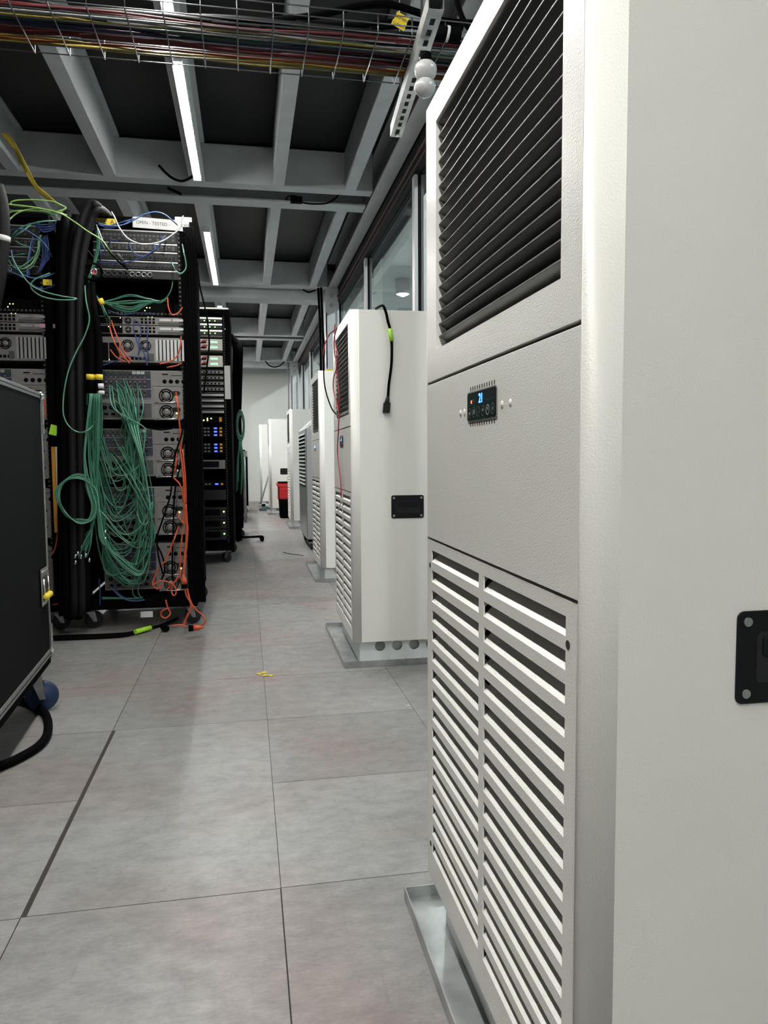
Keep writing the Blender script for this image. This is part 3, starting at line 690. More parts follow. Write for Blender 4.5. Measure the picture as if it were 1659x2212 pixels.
# ---- the four tall processing chassis of each front rack
CH = [(800, 906), (926, 1029), (1052, 1154), (1175, 1273)]
def chassis(label, x0, z0, H, hasled=True):
    t, c = device('video_processor', label, 'rack unit', x0, z0, DW, H, m='device_grey', group='grey processing units with twin fans in the front racks')
    D1 = 0.262
    MB().box(0.004, D1-0.006, -0.002, 0.001, H*0.42, H-0.022).build('connector_board', 'port_blue', t)
    MB().box(0.004, D1-0.006, -0.002, 0.001, H-0.022, H-0.004).build('reference_board', 'pcb_green', t)
    MB().box(0.004, D1-0.006, -0.002, 0.001, 0.085, H*0.40).build('blank_plate', 'metal_strip' if False else 'device_grey', t)
    MB().box(0.004, D1-0.006, -0.002, 0.001, 0.008, 0.08).build('control_board', 'device_mid', t)
    bnc = MB().ring((0,0,0), (0,-1,0), 0.002, 0.0058, 0.008, 10)
    xs = [0.018+0.0232*i for i in range(10)]
    pz = [H-0.038-0.0225*j for j in range(5)]
    ref = None
    for j, z in enumerate(pz):
        for x in xs:
            if ref is None: ref = bnc.build('connector', 'brass', t); ref.location = (x, -0.001, z)
            else:
                d_ = ref.copy(); COL.objects.link(d_); d_.location = (x, -0.001, z)
    for x in xs[:7]: d_ = ref.copy(); COL.objects.link(d_); d_.location = (x, -0.001, H-0.013)
    rowof(t, 'network_port', MB().box(-0.009, 0.009, -0.005, 0.001, -0.007, 0.007), 'metal_strip', [xs[7]-0.005+0.021*i for i in range(3)], H-0.013)
    rowof(t, 'round_socket', MB().ring((0,0,0), (0,-1,0), 0.003, 0.010, 0.006, 14), 'rack_rail', [0.03+0.03*i for i in range(7)], 0.06)
    rowof(t, 'port', MB().box(-0.010, 0.010, -0.004, 0.001, -0.006, 0.006), 'rack_rail', [0.035+0.034*i for i in range(6)], 0.026)
    for y_ in (H-0.045, H-0.095, H-0.14, 0.083): MB().box(0.004, D1-0.006, -0.004, -0.001, y_-0.001, y_+0.001).build('divider', 'metal_strip', t)
    MB().box(D1, DW-0.002, -0.003, 0.001, H-0.078, H-0.004).build('vent_panel', 'device_grey', t)
    MB().box(D1+0.05, D1+0.08, -0.004, 0.001, H-0.022, H-0.016).build('label_slot', 'rack_rail', t)
    MB().box(D1+0.095, D1+0.15, -0.004, 0.001, H-0.026, H-0.023).build('label_slot', 'rack_rail', t)
    rowof(t, 'blanking_plug', MB().lathe((0,0,0), (0,-1,0), [(0.0105,0.002),(0.0105,0.005),(0,0.005)], 16), 'rack_rail', [D1+0.062+0.031*i for i in range(4)], H-0.055)
    for k in range(2):
        zc = H-0.127-0.083*k
        ps = MB().box(D1+0.006, DW-0.004, -0.004, 0.001, zc-0.040, zc+0.040).build('power_module', 'device_grey', t, bevel=0.001)
        f = fan(ps, D1+0.068, zc, 0.036); f.location = (0, -0.0045, 0)
        MB().extrude([(DW-0.055, zc+0.016), (DW-0.048, zc+0.023), (DW-0.022, zc+0.023), (DW-0.014, zc+0.016), (DW-0.022, zc+0.003), (DW-0.046, zc+0.003)], 1, -0.014, -0.003).build('power_inlet', 'black_plastic', ps)
        MB().tube(spline([(D1+0.022, -0.004, zc-0.03), (D1+0.024, -0.02, zc-0.034), (D1+0.11, -0.02, zc-0.034), (D1+0.115, -0.004, zc-0.02)], 4), 0.002, 6).build('pull_handle', 'chrome', ps)
        if hasled and random.random() < 0.8: led(ps, DW-0.034, zc-0.006, s=0.004).location = (0, -0.006, 0)
    # merge the copies' parent
    return t
names4 = ['top', 'second', 'third', 'bottom']
for i, (a, b) in enumerate(CH):
    H = zz(a)-zz(b)
    chassis('grey processing unit with round connectors and twin fans, %s of four in the green-cabled rack' % names4[i], DX0, zz(b), H)
    chassis('grey processing unit with twin fans, %s of four in the rack behind the flight case' % names4[i], DX0-0.66, zz(b), H, hasled=i < 2)
for xo, nm in ((DX0, 'green-cabled front rack'), (DX0-0.66, 'rack behind the flight case')):
    server_thin('upper thin grey server in the %s' % nm, xo, 684, 702)
    server_thin('lower thin grey server in the %s' % nm, xo, 703, 722)
    server_tall('tall grey server with two fans and slot covers in the %s' % nm, xo, 728, 783)
# labels along the top of the front rack
def sticker(name, label, px0, py0, px1, py1, m, y, cat='label', body=None, size=0.02, rot=0):
    a = PY(px0, py1, y); b = PY(px1, py0, y)
    t = thing(name, label, cat, ((a.x+b.x)/2, y, (a.z+b.z)/2)); t.rotation_euler = (0, rot, 0)
    hw, hh = (b.x-a.x)/2, (b.z-a.z)/2
    MB().box(-hw, hw, -0.001, 0.0, -hh, hh).build('backing', m, t)
    if body: text('lettering', body, size, 'ink', t, (0, -0.0012, 0), (1, 0, 0), (0, 0, 1))
    return t
sticker('tape_label', 'yellow label reading TYPE A on the front rack top', 197, 473, 250, 486, 'yellow_label', Y1-0.002, body='TYPE  A', size=0.03)
sticker('paper_label', 'long white handwritten label on the front rack top', 287, 476, 408, 493, 'white_label', Y1-0.002, body='   OPEN - TESTED -         LIST', size=0.022, rot=R_(2))
sticker('metal_strip', 'short bright metal strip at the top right corner of the front rack', 378, 470, 414, 478, 'aluminium', Y1-0.003, cat='strip')
sticker('tape_label', 'yellow vertical tape label on the black cable trunk', 155, 650, 166, 706, 'yellow_label', 3.80, body=None)
sticker('tape_label', 'small yellow label under the blue cable loops', 93, 604, 112, 616, 'yellow_label', 3.9, body='-', size=0.03)
sticker('paper_label', 'grey paper label tilted on the black base at the lower left of the racks', 137, 1317, 160, 1329, 'white_label', 3.93, rot=R_(-38))
sticker('paper_label', 'grey paper label on the base under the front rack', 304, 1320, 330, 1334, 'white_label', 3.93)
sticker('pink_label', 'pale pink label strip on a unit in the rack behind the flight case', 86, 700, 119, 708, 'pink_label', 3.955)
sticker('green_tag', 'lime green tag hanging beside the road case latch', 108, 918, 124, 940, 'lime_tape', 3.85, cat='tag', rot=R_(14))
# vertical white and amber strip on the rack behind the flight case
a = PY(119, 1150, 3.93); b = PY(136, 965, 3.93)
t = thing('power_strip', 'vertical white power strip with an amber edge left of the black cable trunk', 'power strip', (a.x, 3.92, a.z))
hh = b.z - a.z; ww = b.x - a.x
MB().box(ww*0.35, ww, 0, 0.02, 0, hh).build('housing', 'pvc_strip', t, bevel=0.002)
MB().box(0, ww*0.35, -0.001, 0.02, 0, hh).build('amber_edge', 'amber_strip', t)
MB().box(ww*0.5, ww*0.8, -0.002, 0.0, 0.025, 0.05).build('switch', 'black_gloss', t)
# ---- second black rack farther down the aisle
Y2 = 6.3
R2X1 = PY(497, 760, Y2).x
rack2 = make_rack('black rack with rows of green and blue lights farther down the aisle', R2X1-0.6, R2X1, Y2, 7.15, PY(480, 668, Y2).z)
def z2(py): return PY(460, py, Y2).z
D2X0, D2X1 = R2X1-0.545, R2X1-0.06
W2 = D2X1 - D2X0
def dev2(name, label, cat, py0, py1, m, group='units in the farther rack', depth=0.4):
    return device(name, label, cat, D2X0, z2(py1), W2, z2(py0)-z2(py1)-0.003, y=Y2+0.012, depth=depth, m=m, group=group)
for k in range(3):
    a, b = 684+13.5*k, 696+13.5*k
    t, c = dev2('lit_patch_panel', 'panel with green lights, %s of three at the top of the farther rack' % ('top', 'middle', 'bottom')[k], 'patch panel', a, b, 'device_dark')
    H = z2(a)-z2(b); MB().box(0, W2, -0.003, 0, H-0.018, H-0.004).build('trim_strip', 'metal_strip', t)
    rowof(t, 'status_light', MB().lathe((0,0,0), (0,-1,0), [(0.005,0),(0.004,0.003),(0,0.004)], 8), 'led_green', [0.05+0.042*i for i in range(10)], H*0.3)
dev2('blank_panel', 'plain dark blank panel below the green lights of the farther rack', 'blank panel', 723, 728, 'device_mid')
for k in range(2):
    a, b = 731+36*k, 756+36*k
    t, c = dev2('converter_frame', '%s cream and red module frame in the farther rack' % ('upper', 'lower')[k], 'rack unit', a, b, 'cream_panel')
    H = z2(a)-z2(b)
    for j in range(2):
        for q in range(3): MB().add([(0.12+0.09*q, -0.002, H*(0.1+0.45*j)), (0.16+0.09*q, -0.002, H*(0.1+0.45*j)), (0.19+0.09*q, -0.002, H*(0.45+0.45*j)), (0.15+0.09*q, -0.002, H*(0.45+0.45*j))], [(0,1,2,3)]).build('red_stripe', 'red_panel', t)
        MB().box(W2-0.10, W2-0.04, -0.003, 0, H*(0.15+0.45*j), H*(0.35+0.45*j)).build('lit_button', 'button_pale', t)
        MB().box(W2-0.17, W2-0.13, -0.003, 0, H*(0.15+0.45*j), H*(0.28+0.45*j)).build('slot', 'rack_rail', t)
for k in range(8):
    a = 797+12.2*k
    t, c = dev2('patch_panel', 'bright-edged panel, number %s from the top of eight in the farther rack' % ('one two three four five six seven eight'.split()[k]), 'patch panel', a, a+10.5, 'device_dark', group='bright-edged panels of the farther rack')
    H = z2(a)-z2(a+10.5)
    MB().box(0, W2, -0.004, 0, H*0.1, H*(0.62 if k < 4 else 0.5)).build('trim_strip', 'device_grey' if k < 4 else 'metal_strip', t)
    if k < 4: rowof(t, 'port', MB().box(-0.008, 0.008, -0.006, 0, -0.006, 0.006), 'rack_rail', [0.03+0.03*i for i in range(15)], H*0.35)
def keyunit(py0, py1, label, blue=True):
    t, c = dev2('control_unit', label, 'rack unit', py0, py1, 'rack_rail'); H = z2(py0)-z2(py1)
    nr = max(1, int(H/0.028))
    for j in range(nr):
        rowof(t, 'key', MB().box(-0.009, 0.009, -0.004, 0, -0.007, 0.007), 'device_grey', [0.16+0.028*i for i in range(8)], 0.016+0.028*j)
        MB().box(W2-0.085, W2-0.06, -0.004, 0, 0.01+0.028*j, 0.022+0.028*j).build('status_light', 'led_blue', t)
        MB().box(W2-0.04, W2-0.02, -0.004, 0, 0.008+0.028*j, 0.024+0.028*j).build('tag', 'amber_strip', t)
        led(t, 0.14, 0.016+0.028*j, 'led_blue', 0.005)
t, c = dev2('control_unit', 'dark unit with yellow lights above the blue-lit units of the farther rack', 'rack unit', 898, 913, 'rack_rail')
for i in range(2):
    led(t, 0.32+0.03*i, 0.02, 'led_yellow', 0.006); led(t, 0.35+0.03*i, 0.035, 'led_yellow', 0.005)
MB().box(W2-0.04, W2-0.02, -0.004, 0, 0.008, 0.045).build('tag', 'amber_strip', t)
keyunit(921, 944, 'blue-lit key unit, upper of three in the farther rack')
keyunit(956, 979, 'blue-lit key unit, middle of three in the farther rack')
keyunit(1037, 1050, 'small blue-lit key unit, lowest of three in the farther rack')
t, c = dev2('rack_player', 'grey framed unit with one green light in the farther rack', 'rack unit', 993, 1013, 'device_grey')
MB().box(0.08, W2-0.05, -0.003, 0, 0.014, 0.062).build('screen', 'black_gloss', t); led(t, 0.3, 0.04, 'led_green', 0.008)
dev2('closed_drawer_unit', 'closed dark drawer in the farther rack', 'drawer', 1058, 1080, 'device_dark')
for k in range(3):
    t, c = dev2('power_amplifier', 'dark unit with one green light, %s of three low in the farther rack' % ('top', 'middle', 'bottom')[k], 'rack unit', 1096+24*k, 1119+24*k, 'device_dark')
    led(t, W2-0.02, 0.05, 'led_green', 0.007); MB().box(0.2, W2-0.05, -0.003, 0, 0.02, 0.07).build('front_grille', 'rack_rail', t)
t = sticker('paper_strip', 'long white vertical label strip on the farther rack post', 486, 790, 497, 862, 'white_label', Y2-0.003)
a = PY(435, 672, Y2+0.2)
tw = thing('white_box', 'small white box lying on top of the farther rack', 'box', (PY(462, 668, Y2+0.1).x, Y2+0.1, PY(480, 668, Y2).z+0.001))
MB().box(-0.16, 0.12, 0, 0.2, 0.0, 0.03).build('casing', 'white_label', tw, bevel=0.006)
# ---- racks beyond
rk3 = make_rack('black rack half hidden by hanging black cables', PY(521, 900, 8.3).x-0.6, PY(521, 900, 8.3).x, 8.3, 9.1, 1.75)
rk4 = make_rack('farthest black rack, a dark sliver beyond the hanging green coil', PY(530, 1000, 10.6).x-0.6, PY(530, 1000, 10.6).x, 10.6, 11.4, 1.0)
rk5 = make_rack('farthest low black rack', PY(535, 1000, 12.2).x-0.6, PY(535, 1000, 12.2).x, 12.2, 13.0, 0.92); rk5['label'] = 'low black rack close to the far wall'
# ================================================================ RACK CABLES
def pc(pts, y, jy=0.0):
    out = []
    for p in pts:
        yy = p[2] if len(p) > 2 else y
        out.append(PY(p[0], p[1], yy + (random.uniform(-jy, jy) if jy else 0)))
    return out
# thick black sleeved trunk between the two front racks
TR = [([(163,1330),(160,1150),(157,950),(155,780),(156,640),(162,560),(172,500),(186,456),(200,441),(212,447),(222,462,3.98)], 0.020, 3.80, 'sleeve'),
      ([(178,1330),(176,1150),(174,950),(172,780),(172,650),(176,580),(186,520),(200,472),(214,452),(226,456,3.9),(236,468,4.02)], 0.017, 3.79, 'sleeve'),
      ([(146,1335),(142,1150),(139,950),(136,780),(134,660),(136,560),(140,480),(146,462,3.95)], 0.020, 3.82, 'cable_black'),
      ([(133,1330),(131,1150),(130,950),(129,780),(128,660),(127,560),(128,480,3.92)], 0.014, 3.84, 'cable_black'),
      ([(190,1320),(188,1150),(186,950),(185,840),(184,700),(182,600),(180,540,3.86)], 0.017, 3.83, 'cable_black'),
      ([(152,1338),(150,1150),(149,950),(147,700),(150,560),(158,500),(170,470,3.9)], 0.018, 3.84, 'cable_black'),
      ([(170,1338),(168,1150),(166,950),(164,700),(166,600),(170,520,3.9)], 0.018, 3.86, 'cable_black')]
for i, (pts, r_, y, m_) in enumerate(TR):
    lab = ('thick grey-black sleeved cable arching over the rack top, larger left arch', 'thick grey-black sleeved cable arching over the rack top, smaller right arch')[i] if i < 2 else 'thick black cable running down between the two front racks'
    cable('thick_cable', pc(pts, y), r_, m_, lab, 'cable', None if i < 2 else 'black cables between the front racks', k=6, n=10)
for i, (x, top) in enumerate(((196, 690), (214, 700))):
    pts = pc([(188+i*10, 600, 3.88), (191+i*12, 660), (x, 740), (x, 845)], 3.79)
    o = cable('sleeved_cable', pts, 0.019 if i == 0 else 0.016, 'cable_black', 'black cable sleeve ending in a fan of green cables, %s of the pair' % ('left' if i == 0 else 'right'), n=12)
    a = PY(x, 821, 3.79); b = PY(x, 809, 3.79)
    MB().cyl(a, b, 0.0205 if i == 0 else 0.0175, 14).build('yellow_band', 'yellow_label', o)
    if i: 
        MB().cyl(PY(217, 840, 3.79), PY(216, 829, 3.79), 0.0172, 14).build('white_band', 'white_label', o)
        MB().cyl(PY(218, 852, 3.79), PY(218, 844, 3.79), 0.0168, 14).build('white_band', 'white_label', o)
# green coaxial cables: from the sleeves down, looping, and up to the connectors
def gcab(pts, y=3.84, r=0.0031, m='cable_green', label=None, group=None, jy=0.02):
    return cable('coaxial_cable', pc(pts, y, jy), r, m, label or 'slim green cable of the bunch hanging from the black sleeves to the grey units', 'cable',
                 group or 'green cables hanging down the front rack', k=7, n=5)
random.seed(11)
U = random.uniform
for i in range(30):       # deep U loops to the connector boards
    sx = U(188, 202) if i % 2 else U(208, 219)
    wx = U(192, 214); bx = U(238, 300); by = U(1115, 1262); ux = U(292, 332)
    ch = random.choice((0, 0, 0, 1, 1, 2)); a, b = CH[ch]
    ex = U(222, 312); ey = a + U(14, 62)
    mid = (by + ey)/2
    if ey > by - 60: continue
    y = U(3.80, 3.90)
    pts = [(sx, 850), (sx+U(-3,3), 930), (wx, 1020), (wx+U(0,16), 1090+U(-15,25)), ((wx+bx)/2-4, by-35), (bx, by), ((bx+ux)/2+6, by-18), (ux, min(by-70, mid+90)), (ux-U(2,12), mid+10), ((ex+ux)/2-4, ey+48), (ex, ey, YD-0.01)]
    gcab(pts, y, U(0.0027, 0.0035), 'cable_green' if U(0,1) < 0.75 else 'cable_mint')
for i in range(14):       # shallower swags in the middle
    wx = U(205, 225); by = U(985, 1130); ux = U(270, 315); ex = U(232, 300); ey = CH[0][0]+U(20, 60)
    y = U(3.84, 3.93)
    gcab([(U(190,214), 850), (U(196,214), 960), (wx, by-90), (wx+22, by-20), ((wx+ux)/2, by), (ux-12, by-25), (ux, by-90), (ux-U(5,15), (by+ey)/2-10), (ex+10, ey+50), (ex, ey, YD-0.01)], y, 0.003, 'cable_green' if i % 3 else 'cable_mint')
for i in range(12):       # loose ends that hang with their plugs
    sx = U(188, 218); ex = U(168, 188); ey = U(1185, 1205)
    gcab([(sx, 850), (sx-2, 980), (205+U(-8,8), 1070), (200+U(-6,4), 1130), (ex+10, ey-30), (ex, ey)], U(3.76, 3.80), 0.003)
for i in range(7):        # coil looping to the left
    d = U(-7, 7); y = 3.76+U(-0.01, 0.02)
    gcab([(198+d/2, 850), (188+d/3, 930), (183+d/3, 990), (192+d, 1050), (204+d, 1090), (198+d, 1120), (175, 1128+d), (150+d/2, 1118), (130+d/2, 1090), (126+d, 1062), (140+d/2, 1040), (165, 1030+d), (190, 1038+d), (207+d/2, 1062), (214+d/2, 1110), (225+d, 1170), (262, 1215+2*d), (300, 1240+d), (318, 1215), (328, 1150), (320, 1060), (300+d, 960), (280+3*d, 880, YD-0.01)], y, 0.0032, 'cable_green' if i % 2 else 'cable_mint', jy=0.006)
for i in range(8):        # tails to the lower units
    gcab([(212+U(-4,4), 1080), (222, 1170+U(-10,10)), (250, 1235+U(-12,14)), (285, 1262+U(-10,8)), (306, 1240), (312, 1200), (322+U(-5,5), 1188, YD-0.01)], U(3.8, 3.86), 0.003)
for k, (x, y) in enumerate(((169,1191),(164,1197),(176,1198),(186,1195),(164,1210),(194,1205),(228,1145),(230,1175),(228,1160))):
    p = PY(x, y, 3.775); o = MB().cyl(p, p + Vector((-0.004, -0.004, -0.02)), 0.0055, 10).build('cable_plug', 'chrome')
    tag(o, 'small metal plug on the loose end of a green cable', 'plug', 'loose metal plugs')
# upper green bunch with the yellow wrap
random.seed(5)
for i in range(9):
    d = U(-3, 3)
    gcab([(203+d, 480, 3.93), (212+d, 520), (206+d, 560), (196+d, 590), (190+d, 612), (203+d, 636), (216+d*0.8, 652), (228+d, 680), (234+2*d, 695, 3.92)], 3.85, 0.003, 'cable_green', 'green cable of the bunch with a yellow wrap in the front rack', 'green cables with the yellow wrap', jy=0.008)
for i in range(12):
    d = U(-14, 16)
    gcab([(222, 652), (245, 648+d*0.5), (280, 640+d), (320, 646+d*0.4), (350, 650+d*0.2), (368, 630), (374, 604, 3.99)] if i % 2 else [(222, 653), (250, 662+d*0.4), (285, 668+d*0.5), (315, 655+d*0.3), (345, 650), (362, 652, 4.02)], 3.9, 0.0026, 'cable_green', 'thin green cable fanning across the open bay of the front rack', 'green cables crossing the open rack bay', jy=0.02)
p = PY(219, 652, 3.84); o = MB().cyl(PY(216, 646, 3.85), PY(222, 658, 3.85), 0.0135, 12).build('cable_wrap', 'yellow_label'); tag(o, 'yellow wrap around a bunch of green cables in the front rack', 'wrap')
# single long mint cable swinging out and back
cable('coaxial_cable', pc([(182,600,3.86),(186,650),(193,690),(183,725),(165,760),(148,800),(138,850),(137,895),(150,922),(172,934),(192,928),(208,908,3.83)], 3.74), 0.0033, 'cable_mint', 'single pale green cable swinging out in a long curve over the black trunk')
# lime cables over the left rack
LM = [([(-40,440),(0,439.5),(23,442),(53,445),(91,451),(130,461),(159,478),(190,500),(220,519),(236,540),(250,560,3.93)], 3.74, 'cable_lime'),
      ([(53,446),(28,443),(23,438),(30,434),(46,432),(80,431.7),(113,435),(133,443),(142,450),(128,456),(110,459),(93,456),(53,455),(20,457)], 3.76, 'cable_lime'),
      ([(142,449),(126,460),(93,457),(40,455),(16,461)], 3.78, 'cable_lime'),
      ([(19,484,3.9),(20,476),(27,468),(40,459),(60,453),(86,451),(113,457),(132,461),(152,467,3.9)], 3.75, 'cable_lime'),
      ([(-30,444),(0,447),(21,453),(40,457),(60,456),(95,459),(120,466)], 3.8, 'cable_green'),
      ([(-30,446),(0,450),(14,461)], 3.77, 'cable_green'), ([(-30,440),(0,447),(20,455)], 3.79, 'cable_green'),
      ([(23,523,3.93),(30,505),(45,492),(66,484),(96,478),(130,477,3.93)], 3.86, 'cable_mint'),
      ([(22,522,3.93),(36,508),(52,497),(66,486,3.93)], 3.88, 'cable_mint'),
      ([(88,508),(84,530),(78,552),(68,570),(52,580),(36,579)], 3.87, 'cable_lime'), ([(86,508),(85,540),(80,556),(70,575),(60,582)], 3.88, 'cable_mint'),
      ([(90,508),(83,520),(80,545),(66,562),(40,579),(30,577)], 3.86, 'cable_mint'),
      ([(30,551),(50,549),(66,548,3.93)], 3.87, 'cable_green'), ([(16,560),(30,578),(50,587),(60,583)], 3.88, 'cable_green'),
      ([(33,520),(46,528),(62,534),(76,545)], 3.88, 'cable_mint'),
      ([(26,556),(42,585),(66,615),(95,630),(130,639),(165,645),(150,648),(120,647),(90,640),(70,626),(67,613),(78,602),(95,595),(108,590)], 3.72, 'cable_mint')]
for i, (p_, y_, m_) in enumerate(LM):
    gcab(p_, y_, 0.0034, m_, 'thin green cable looping over the patch panels of the left rack' if i > 6 else 'lime green cable looping over the top of the left rack', 'green loops on the left rack' if i > 6 else 'lime cables over the left rack', jy=0.004)
BL = [([(24,501,3.92),(40,495),(53,496),(70,505),(90,520),(104,538),(112,555,3.93)], 3.84, 'cable_paleblue'),
      ([(71,512),(66,530),(62,552),(59,575),(59,595)], 3.87, 'cable_paleblue'), ([(77,515),(71,530),(65,548),(61,572),(63,596)], 3.87, 'cable_blue'),
      ([(24,540),(27,556),(32,572),(44,588),(60,598),(80,601),(100,597),(118,590,3.93)], 3.8, 'cable_paleblue'),
      ([(11,576),(25,588),(38,593),(50,600)], 3.82, 'cable_paleblue')]
BL += [([(88+3.4*k,515-2*k),(92+3.6*k,545+2*k),(89+3.8*k-k*k*0.3,570-k),(82+3.5*k-k*k*0.4,590-2*k)], 3.88-0.008*(k%3), 'cable_blue') for k in range(5)]
BL += [([(60+6*k,482+k),(95,486+5*k),(130,482+3*k,3.93)], 3.89, 'cable_blue') for k in range(4)]
BL += [([(66+4*k,612+2*k),(90,624+k),(118,618-2*k,3.93)], 3.89, 'cable_blue') for k in range(3)]
BL += [([(200,472,3.93),(212,482),(240,488),(268,485),(292,474),(312,463),(335,458),(355,463),(372,476),(383,486,3.93)], 3.85, 'cable_paleblue'),
       ([(202,480),(225,489),(250,484),(270,478),(292,472,3.9)], 3.87, 'cable_blue'),
       ([(206,478),(230,492),(262,487),(280,478,3.9)], 3.88, 'cable_blue'),
       ([(232,535,3.93),(236,524),(243,519),(255,520,3.93)], 3.9, 'cable_blue'), ([(230,548),(222,530),(214,520,3.93)], 3.88, 'cable_blue'),
       ([(278,523,3.94),(284,540),(298,552),(315,553),(330,545),(335,535),(332,528,3.94)], 3.88, 'cable_blue'),
       ([(212,566),(240,568),(275,566),(310,555),(340,535),(352,515),(358,509,3.94)], 3.87, 'cable_blue'),
       ([(206,500,3.93),(214,530),(218,556),(212,572,3.93)], 3.86, 'cable_blue'),
       ([(292,690),(288,710),(294,730),(300,752),(298,768)], 3.9, 'cable_blue'), ([(298,694),(305,716),(300,740),(312,765),(318,790)], 3.9, 'cable_blue'),
       ([(318,700),(318,740),(320,780)], 3.92, 'cable_blue'), ([(215,792),(250,780),(280,770),(320,778)], 3.92, 'cable_blue'),
       ([(232,670),(262,680),(300,676),(330,678)], 3.94, 'cable_blue'),
       ([(240,1270),(262,1290),(285,1298),(312,1296)], 3.9, 'cable_paleblue'), ([(245,1262),(258,1284),(280,1294),(310,1292)], 3.9, 'cable_blue'),
       ([(216,1308),(216,1280),(214,1250)], 3.9, 'cable_blue')]
for i, (p_, y_, m_) in enumerate(BL):
    left = max(q[0] for q in p_) < 140
    cable('network_cable', pc(p_, y_, 0.003), 0.0032, m_, 'blue network cable looping over the patch panels of the left rack' if left else 'blue network cable on the green-cabled front rack', 'cable', 'blue cables on the left rack' if left else 'blue cables on the front rack', n=5)
# teal lines lying in the lower bay
for k in range(3): gcab([(220,1290+2*k),(250,1291+k),(300,1293),(308,1290)], 3.9, 0.003, 'cable_green', 'green cable lying low across the base of the front rack', 'green cables along the rack base', jy=0.004)
for k in range(2): gcab([(288+12*k,1262),(286+12*k,1275),(290+12*k,1288),(300+8*k,1292)], 3.86, 0.003, 'cable_green', 'green cable end dropping to the base of the front rack', 'green ends near the rack base', jy=0.004)
# black and white cables on the front rack
WH = [([(241,458,3.9),(248,470),(258,492),(275,514),(300,526),(325,527),(352,520),(378,503),(390,490),(392,475),(396,466)], 3.78, 'cable_white', 'white cable drooping from the rack top across the upper panels'),
      ([(205,478,3.9),(214,500),(224,524),(236,545,3.9)], 3.82, 'cable_white', 'grey-white cable slanting beside the lime cable on the front rack'),
      ([(394,528,3.93),(397,545),(402,570),(400,583),(390,591),(379,584),(373,572),(370,566,3.93)], 3.82, 'cable_mint', 'pale green cable hooked around the right edge of the front rack'),
      ([(396,500),(410,520),(424,560),(432,620),(446,680),(452,740),(446,800),(440,850)], 3.8, 'cable_black', 'thin black cable hanging off the right side of the front rack'),
      ([(222,520),(240,548),(262,570),(275,582,3.9)], 3.8, 'cable_black', 'black lead running diagonally to the round sockets'),
      ([(398,905),(392,940),(378,985),(372,1030),(368,1070),(352,1120),(340,1160),(342,1200),(352,1240)], 3.83, 'cable_black', 'black power lead hanging over the fans of the front rack, left-leaning one'),
      ([(400,890),(398,940),(390,1000),(378,1060),(374,1150),(372,1240),(376,1260)], 3.85, 'cable_black', 'black power lead hanging straight past the fans of the front rack'),
      ([(338,1175),(350,1200),(356,1230),(348,1255)], 3.84, 'cable_black', 'short black lead curling beside the bottom fans'),
      ([(322,925),(350,928),(380,922),(396,905)], 3.88, 'cable_black', 'black lead swagging below the top grey unit'),
      ([(160,655),(140,660),(122,655,3.9)], 3.8, 'cable_black', 'black tie lead crossing the trunk')]
for p_, y_, m_, l_ in WH[:-1]: cable('lead', pc(p_, y_), 0.0035 if 'cable_black' != m_ else 0.0045, m_, l_)
cable('diagonal_probe', [PY(252, 548, 3.86), PY(262, 560, 3.87), PY(275, 578, 3.92)], 0.009, 'device_mid', 'thick grey cable end pointing at the round sockets', k=2, n=8)
cp = PY(201, 588, 3.80)
lens_ = thing('cable_coil', 'black coiled cable ring around a metal connector at the trunk', 'cable coil', cp)
for k in range(4): MB().tube([Vector((math.cos(a/16*math.pi)*(0.036+0.003*k), -0.004*k, math.sin(a/16*math.pi)*(0.043-0.002*k))) for a in range(33)], 0.0035, 6).build('cable_turn', 'cable_black', lens_)
MB().lathe((0.006,0.0,0.0), (0,-1,0), [(0.016,0),(0.016,0.014),(0.012,0.014),(0.011,0.004),(0,0.004)], 18).build('connector', 'chrome', lens_)
MB().obox((0.004,-0.008,0), (0.002,0,0), (0,0.002,0), (0.003,0,0.011)).build('red_mark', 'red_plastic', lens_)
for k, (x0_, x1_) in enumerate(((402, 428), (408, 434), (414, 440), (420, 444))):
    cable('thick_cable', pc([(x0_-4, 492, 3.94), (x0_, 530), (x0_+3, 640), (x0_+8, 800), ((x0_+x1_)/2+4, 1000), (x1_-6, 1200), (x1_-2, 1300)], 3.915), 0.008, 'cable_black', 'black cable running down the right post of the front rack', 'cable', 'black cables down the right rack post', n=7)
